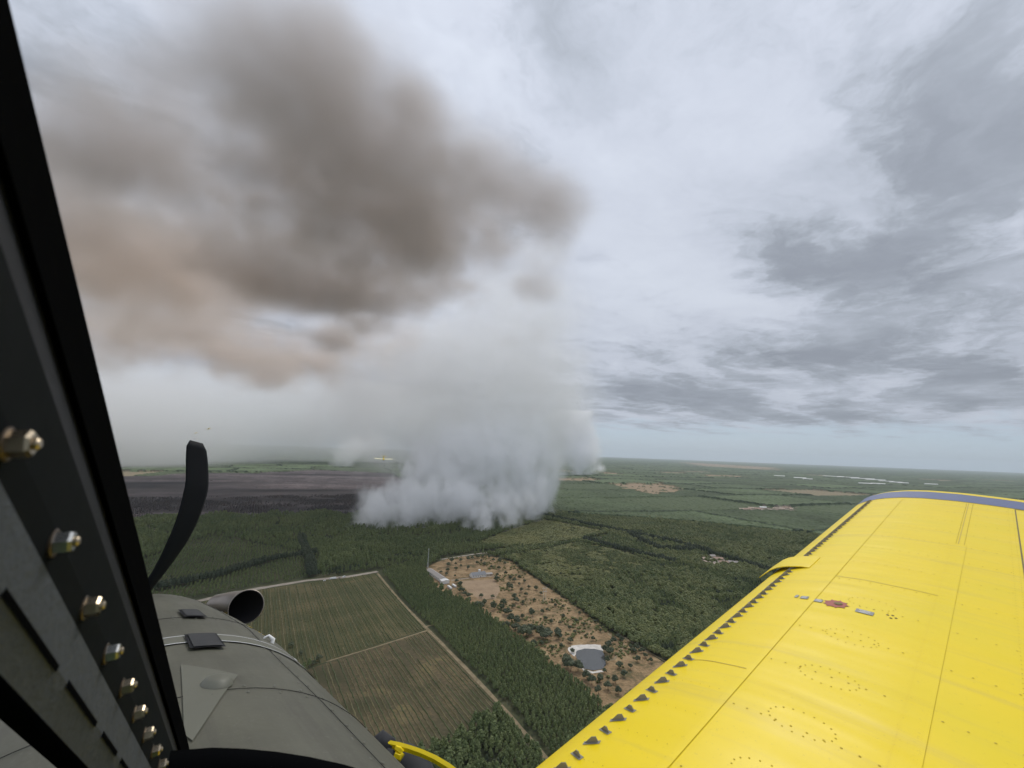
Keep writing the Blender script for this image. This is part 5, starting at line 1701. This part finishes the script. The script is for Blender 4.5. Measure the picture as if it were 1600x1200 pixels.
def wheels(o, xs_, w, r, parent=None):
    for x in xs_:
        for sy in (-1, 1):
            mb = MB()
            mb.tube([(x, sy * w - .13 * sy, r), (x, sy * w + .13 * sy, r)], r, 10)
            mb.build('wheel', M['tyre'], o)
def trailer(px, py, length, yaw, label):
    o = empty('trailer', (*g2(px, py), 0.2), yaw)
    MB().box((-length / 2, -1.7, .7), (length / 2, 1.7, 3.3)).build('body', M['white'], o, bevel=0.15)
    MB().box((-length / 2 - .1, -1.8, 3.3), (length / 2 + .1, 1.8, 3.5)).build('roof', M['roof_white'], o)
    for i in range(4):
        x = -length / 2 + (i + .5) * length / 4
        MB().box((x - .6, -1.74, 1.6), (x + .6, -1.70, 2.7)).build('window', M['glass'], o)
    wheels(o, (-1.2, 1.2), 1.5, .45)
    return tag(o, label, 'trailer', 'white trailers below the long shed')
c, ln, yw = between((697, 915), (708, 923))
trailer(702.5, 919.5, 15, yw, 'long white trailer nearer the pine strip below the shed')
trailer(709.5, 917, 13, yw, 'shorter white trailer on the right, beside the round tree below the shed')

def vehicle(px, py, kind_, yaw, label, mat='white'):
    o = empty({'van': 'van', 'truck': 'truck', 'car': 'car'}[kind_], (*g2(px, py), 0.2), yaw)
    dims = {'van': (5.6, 2.1, 2.6), 'truck': (11.5, 2.6, 3.6), 'car': (4.5, 1.9, 1.6)}[kind_]
    l, w, h = dims
    if kind_ == 'truck':
        MB().box((-l / 2, -w / 2, .9), (l / 2 - 2.6, w / 2, h)).build('cargo_box', M[mat], o, bevel=.08)
        MB().add([(l / 2 - 2.4, -w / 2 + .1, .6), (l / 2, -w / 2 + .1, .6), (l / 2, w / 2 - .1, .6), (l / 2 - 2.4, w / 2 - .1, .6), (l / 2 - 2.4, -w / 2 + .1, 2.9), (l / 2 - .5, -w / 2 + .1, 2.9), (l / 2 - .5, w / 2 - .1, 2.9), (l / 2 - 2.4, w / 2 - .1, 2.9), (l / 2, -w / 2 + .1, 1.7), (l / 2, w / 2 - .1, 1.7)],
                 [(0, 3, 2, 1), (4, 5, 6, 7), (0, 1, 8, 5, 4), (3, 7, 6, 9, 2), (1, 2, 9, 8), (8, 9, 6, 5), (0, 4, 7, 3)]).build('cab', M[mat], o)
        wheels(o, (-l / 2 + 1.2, -l / 2 + 2.5, l / 2 - 1.2), w / 2 - .1, .5)
        MB().box((l / 2 - .44, -w / 2 + .3, 1.95), (l / 2 - .02, w / 2 - .3, 2.6)).build('windscreen', M['glass'], o)
    else:
        hb = h * (0.55 if kind_ == 'car' else 0.6)
        f_ = 0.30 if kind_ == 'car' else 0.42
        prof = [(-l / 2, .4), (l / 2, .4), (l / 2, hb), (l * f_, hb + .05), (l * (f_ - .14), h), (-l * .38, h), (-l / 2, hb)]
        n = len(prof)
        V = [(x, -w / 2, z) for x, z in prof] + [(x, w / 2, z) for x, z in prof]
        MB().add(V, [tuple(range(n)), tuple(reversed(range(n, 2 * n)))] + [(j, n + j, n + (j + 1) % n, (j + 1) % n) for j in range(n)]).build('body', M[mat], o, bevel=.06)
        MB().box((-l * .3, -w / 2 - .02, hb + .1), (l * (f_ - .15), w / 2 + .02, h - .15)).build('side_windows', M['glass'], o)
        wheels(o, (-l * .3, l * .3), w / 2 - .05, .36)
    return tag(o, label, kind_, 'vehicles on the dirt roads')
yA = math.atan2(ROAD_A[3][1] - ROAD_A[4][1], ROAD_A[3][0] - ROAD_A[4][0])
vehicle(507, 908, 'car', yA, 'leftmost white car parked on the dirt road above the crop field')
vehicle(520, 905.3, 'truck', yA, 'long white truck on the dirt road above the crop field')
vehicle(530, 903.2, 'car', yA, 'small pale car just right of the long white truck', 'conc')
vehicle(537.5, 902.2, 'van', yA + .4, 'white van at the right end of the row of vehicles')
yB = math.atan2(ROAD_B[4][1] - ROAD_B[3][1], ROAD_B[4][0] - ROAD_B[3][0])
vehicle(854, 850.0, 'truck', yB, 'white truck on the far road, leftmost of three below the smoke')
vehicle(868, 848.2, 'truck', yB, 'white truck on the far road, middle of three below the smoke')
vehicle(884, 846.2, 'van', yB, 'white van on the far road, rightmost of three vehicles below the smoke')

# lattice mast
ms = empty('lattice_mast', (*g2(668, 891), 0.1))
HM = 42.0
for (sx_, sy_) in ((-1, -1), (1, -1), (1, 1), (-1, 1)):
    mb = MB()
    mb.tube([(sx_ * 1.3, sy_ * 1.3, 0), (sx_ * .45, sy_ * .45, HM)], [.16, .10], 6)
    mb.build('leg', M['whiteline'], ms)
mb = MB()
for i in range(16):
    z0, z1 = HM * i / 16, HM * (i + 1) / 16
    w0, w1 = 1.3 - .85 * i / 16, 1.3 - .85 * (i + 1) / 16
    cs = [(-1, -1), (1, -1), (1, 1), (-1, 1)]
    for j in range(4):
        a, b = cs[j], cs[(j + 1) % 4]
        mb.tube([(a[0] * w0, a[1] * w0, z0), (b[0] * w1, b[1] * w1, z1)], .07, 4)
mb.build('bracing', M['whiteline'], ms)
MB().box((-1.2, -1.2, HM), (1.2, 1.2, HM + .3)).build('platform', M['whiteline'], ms)
mb = MB()
mb.tube([(0, 0, HM), (0, 0, HM + 5)], .08, 6)
mb.build('antenna', M['whiteline'], ms)
tag(ms, 'slim pale lattice mast standing at the upper end of the long shed', 'mast')
# power pole with crossarms in the clearing
pp = empty('power_pole', (*g2(851, 941), 0.1), 0.5)
for sx_ in (-2.2, 2.2):
    mb = MB()
    mb.tube([(sx_, 0, 0), (sx_, 0, 25)], [.30, .2], 8)
    mb.build('pole', M['label_w'], pp)
for z in (17, 22):
    MB().box((-5, -.18, z), (5, .18, z + .35)).build('crossarm', M['label_w'], pp)
for x in (-4.6, 0, 4.6):
    mb = MB()
    mb.tube([(x, 0, 22.35), (x, 0, 23.4)], .18, 8)
    mb.build('insulator', M['conc'], pp)
tag(pp, 'pale twin legged power pole with two crossarms in the clearing', 'pole')

# pond with its pale banks
pond = sheet('pond', G([(901, 1017), (913, 1014), (928, 1014), (941, 1017), (946, 1027), (947, 1040), (941, 1046), (926, 1048), (912, 1045), (904, 1034), (899, 1024)]), 0.34, simple('pond_water', (0.042, 0.044, 0.042), 0.22, var=0.2, scale=0.05, spec=0.6), 'small dark grey pond at the lower end of the clearing', step=4, rough_edge=.4)
sheet('sand_bank', G([(887, 1014), (892, 1009), (905, 1008), (925, 1007), (938, 1008), (941, 1012), (943, 1018), (930, 1016), (913, 1016), (903, 1019), (897, 1026), (890, 1020)]), 0.28, M['sand'], 'white sandy bank on the upper side of the pond', step=3, rough_edge=.7)
sheet('sand_bank', G([(908, 1043), (914, 1046.5), (926, 1049.5), (940, 1047.5), (943, 1050), (926, 1052.5), (912, 1049)]), 0.26, M['sand'], 'thin white sandy bank on the lower side of the pond', step=3, rough_edge=.5)

# hamlet in the woods on the right
sheet('yard_ground', G([(1098, 874), (1106, 870), (1124, 871), (1142, 878), (1136, 886), (1112, 889), (1100, 884)]), 0.18, M['road'], 'pale yards of the hamlet in the right hand woods', rough_edge=4)
HAM = [((1099, 875), 12, 9, .3, 'roof_tan', 'leftmost small pale roofed house of the hamlet in the woods'), ((1103, 881), 13, 9, 1.6, 'roof_tan', 'low pale roofed barn at the left front of the hamlet'), ((1113, 871), 14, 9, .2, 'roof_grey', 'grey roofed house at the back of the hamlet'),
       ((1122, 875), 22, 12, -.2, 'roof_tile', 'big brown roofed house in the middle of the hamlet'), ((1131, 881), 20, 11, -.3, 'roof_tile', 'reddish roofed house with pale wall at the right of the hamlet'), ((1117, 884), 18, 9, -.2, 'roof_tan', 'long tan roofed barn at the front of the hamlet'), ((1146, 881), 24, 9, -.3, 'roof_grey', 'rightmost long low grey green shed of the hamlet')]
for (p, ln, wd, yw, rf, lab) in HAM:
    gable('hamlet_house', np.array(g2(*p)), ln, wd, 4, 3, yw, 'wall_t', rf, lab, 'house', 'houses of the hamlet', windows=3)
# second settlement farther off, right of centre
SET = [(1158, 797, 26, 'roof_tan'), (1167, 797, 34, 'roof_tile'), (1176, 795.5, 40, 'roof_tan'), (1184, 796.5, 30, 'roof_tile'), (1192, 794.5, 34, 'roof_white'), (1213, 796, 30, 'roof_tan'), (1221, 796.5, 30, 'roof_tan'), (1230, 795, 40, 'roof_tile'), (1238, 797, 30, 'roof_tan'), (1272, 790, 34, 'roof_tile')]
ORD = ['first', 'second', 'third', 'fourth', 'fifth', 'sixth', 'seventh', 'eighth', 'ninth', 'tenth']
for i, (x, y, ln, rf) in enumerate(SET):
    gable('village_house', np.array(g2(x, y)), ln, 14, 6, 4, random.uniform(-.4, .4) - .3, 'wall_t', rf, f'{ORD[i]} roof from the left in the row of pale houses beyond the hamlet', 'house', 'row of houses beyond the hamlet', windows=3)
# industrial roofs on the horizon
TWN = [(1250, 748, 160, 'round bright white warehouse left of the far industrial roofs'), (1262, 750, 120, 'low white warehouse just right of the bright one'), (1302, 745.5, 330, 'leftmost very long white roof of the far industrial row'), (1325, 747, 330, 'second very long white roof of the far industrial row'), (1348, 749, 330, 'third very long white roof of the far industrial row'), (1368, 751, 260, 'fourth long white roof of the far industrial row'),
       (1385, 753.5, 190, 'fifth white roof of the far industrial row'), (1400, 755, 150, 'sixth white roof of the far industrial row'), (1411, 756, 120, 'rightmost white roof of the far industrial row'), (1352, 757, 140, 'small white building below the far industrial row'), (1372, 757.5, 150, 'second small white building below the far industrial row'), (1462, 735, 330, 'white roof far off above the wing tip'), (1218, 745, 150, 'white roof left of the far industrial row'), (1455, 758, 140, 'pale roof just above the wing tip')]
for (x, y, ln, lab) in TWN:
    P0, P1 = np.array(g2(x - 5, y - .2)), np.array(g2(x + 5, y + .2))
    d = P1 - P0
    gable('warehouse', np.array(g2(x, y)), ln, 45, 16, 5, math.atan2(d[1], d[0]) - .25, 'wall_w', 'roof_white', lab, 'warehouse', 'far industrial roofs', windows=2)

# ================================================================ other firefighting aircraft in the air
M['cream'] = simple('pale_yellow_paint', (0.90, 0.84, 0.55), 0.4, var=0.05)
def build_aircraft(P, yaw, bank_, label, scale=1.0):
    o = empty('distant_aircraft', tuple(P))
    o.rotation_euler = (R_(-17), bank_, yaw)
    o.scale = (scale,) * 3
    st_ = [(5.4, .12, .12, 0), (5.0, .45, .45, 0), (4.0, .6, .7, 0), (2.0, .65, .9, .05), (0.3, .65, 1.05, .12), (-1.5, .55, .9, .1), (-4.0, .3, .5, .15), (-5.6, .08, .2, .25)]
    V, Fc = [], []
    n = 14
    for (y, w, h, zc_) in st_:
        V += [(w * math.cos(2 * math.pi * k_ / n), y, zc_ + h * math.sin(2 * math.pi * k_ / n)) for k_ in range(n)]
    for i in range(len(st_) - 1):
        for k_ in range(n):
            Fc.append((i * n + k_, i * n + (k_ + 1) % n, (i + 1) * n + (k_ + 1) % n, (i + 1) * n + k_))
    Fc += [tuple(range(n)), tuple(reversed(range((len(st_) - 1) * n, len(st_) * n)))]
    body = link('fuselage', mesh_from('fuselage', V, Fc, M['yellow'], True), o)
    mb = MB()
    mb.tube([(0, 1.4, .8), (0, .9, 1.35), (0, 0, 1.5), (0, -1.4, 1.0)], [.15, .42, .45, .2], 12)
    mb.build('canopy', M['glass'], body, True)
    for sg in (-1, 1):
        V = []
        for (x, c_, z) in ((0.3, 2.1, -.55), (8.9, 2.1, -.05)):
            for (q, t_) in ((.6, 0), (.45, .13), (0.1, .17), (-.6, .03), (0.1, -.08), (.45, -.07)):
                V.append((sg * x, 1.2 + q * c_ * .95, z + t_ * 1.3))
        MB().add(V, [(j, (j + 1) % 6, 6 + (j + 1) % 6, 6 + j) for j in range(6)] + [tuple(range(6)), tuple(reversed(range(6, 12)))]).build('wing', M['cream'], o)
        MB().add([(0, -4.6, .4), (0, -5.6, .4), (sg * 2.9, -5.6, .45), (sg * 2.9, -4.9, .45), (0, -4.6, .5), (0, -5.6, .5), (sg * 2.9, -5.6, .52), (sg * 2.9, -4.9, .52)], [(0, 1, 2, 3), (7, 6, 5, 4), (0, 4, 5, 1), (1, 5, 6, 2), (2, 6, 7, 3), (3, 7, 4, 0)]).build('tailplane', M['yellow'], o)
        mb = MB()
        mb.tube([(sg * .5, 1.9, -.7), (sg * 1.4, 2.1, -1.75)], [.12, .09], 8)
        mb.build('gear_leg', M['vg'], o)
        mb = MB()
        mb.tube([(sg * 1.3, 2.1, -1.85), (sg * 1.6, 2.1, -1.85)], .42, 14)
        mb.build('main_wheel', M['tyre'], o)
    MB().add([(-.06, -4.2, .5), (-.06, -5.8, .4), (-.06, -5.9, 2.3), (-.06, -5.2, 2.3), (.06, -4.2, .5), (.06, -5.8, .4), (.06, -5.9, 2.3), (.06, -5.2, 2.3)], [(0, 1, 2, 3), (7, 6, 5, 4), (0, 4, 5, 1), (1, 5, 6, 2), (2, 6, 7, 3), (3, 7, 4, 0)]).build('fin', M['yellow'], o)
    pr = MB()
    for k_ in range(3):
        a = 2 * math.pi * k_ / 3 + .4
        ux_, uz_ = math.cos(a), math.sin(a)
        pr.add([(-uz_ * .1, 5.35, ux_ * .1), (uz_ * .1, 5.40, -ux_ * .1), (ux_ * 1.4 + uz_ * .09, 5.4, uz_ * 1.4 - ux_ * .09), (ux_ * 1.4 - uz_ * .09, 5.35, uz_ * 1.4 + ux_ * .09), (-uz_ * .1, 5.38, ux_ * .1), (uz_ * .1, 5.43, -ux_ * .1), (ux_ * 1.4 + uz_ * .09, 5.43, uz_ * 1.4 - ux_ * .09), (ux_ * 1.4 - uz_ * .09, 5.38, uz_ * 1.4 + ux_ * .09)], [(0, 1, 2, 3), (7, 6, 5, 4), (0, 4, 5, 1), (1, 5, 6, 2), (2, 6, 7, 3), (3, 7, 4, 0)])
    pr.build('propeller', M['black2'], o)
    return tag(o, label, 'aircraft', 'other firefighting aircraft in the air')
build_aircraft(at(599.5, 716, 470), R_(196), R_(-1), 'yellow low wing aircraft flying in front of the grey smoke')
build_aircraft(at(326, 670, 1350), R_(188), R_(6), 'tiny dark aircraft above the propeller blade, right one of two')
build_aircraft(at(306, 676.5, 2300), R_(170), R_(-5), 'tiniest aircraft speck above the propeller blade, left one of two')
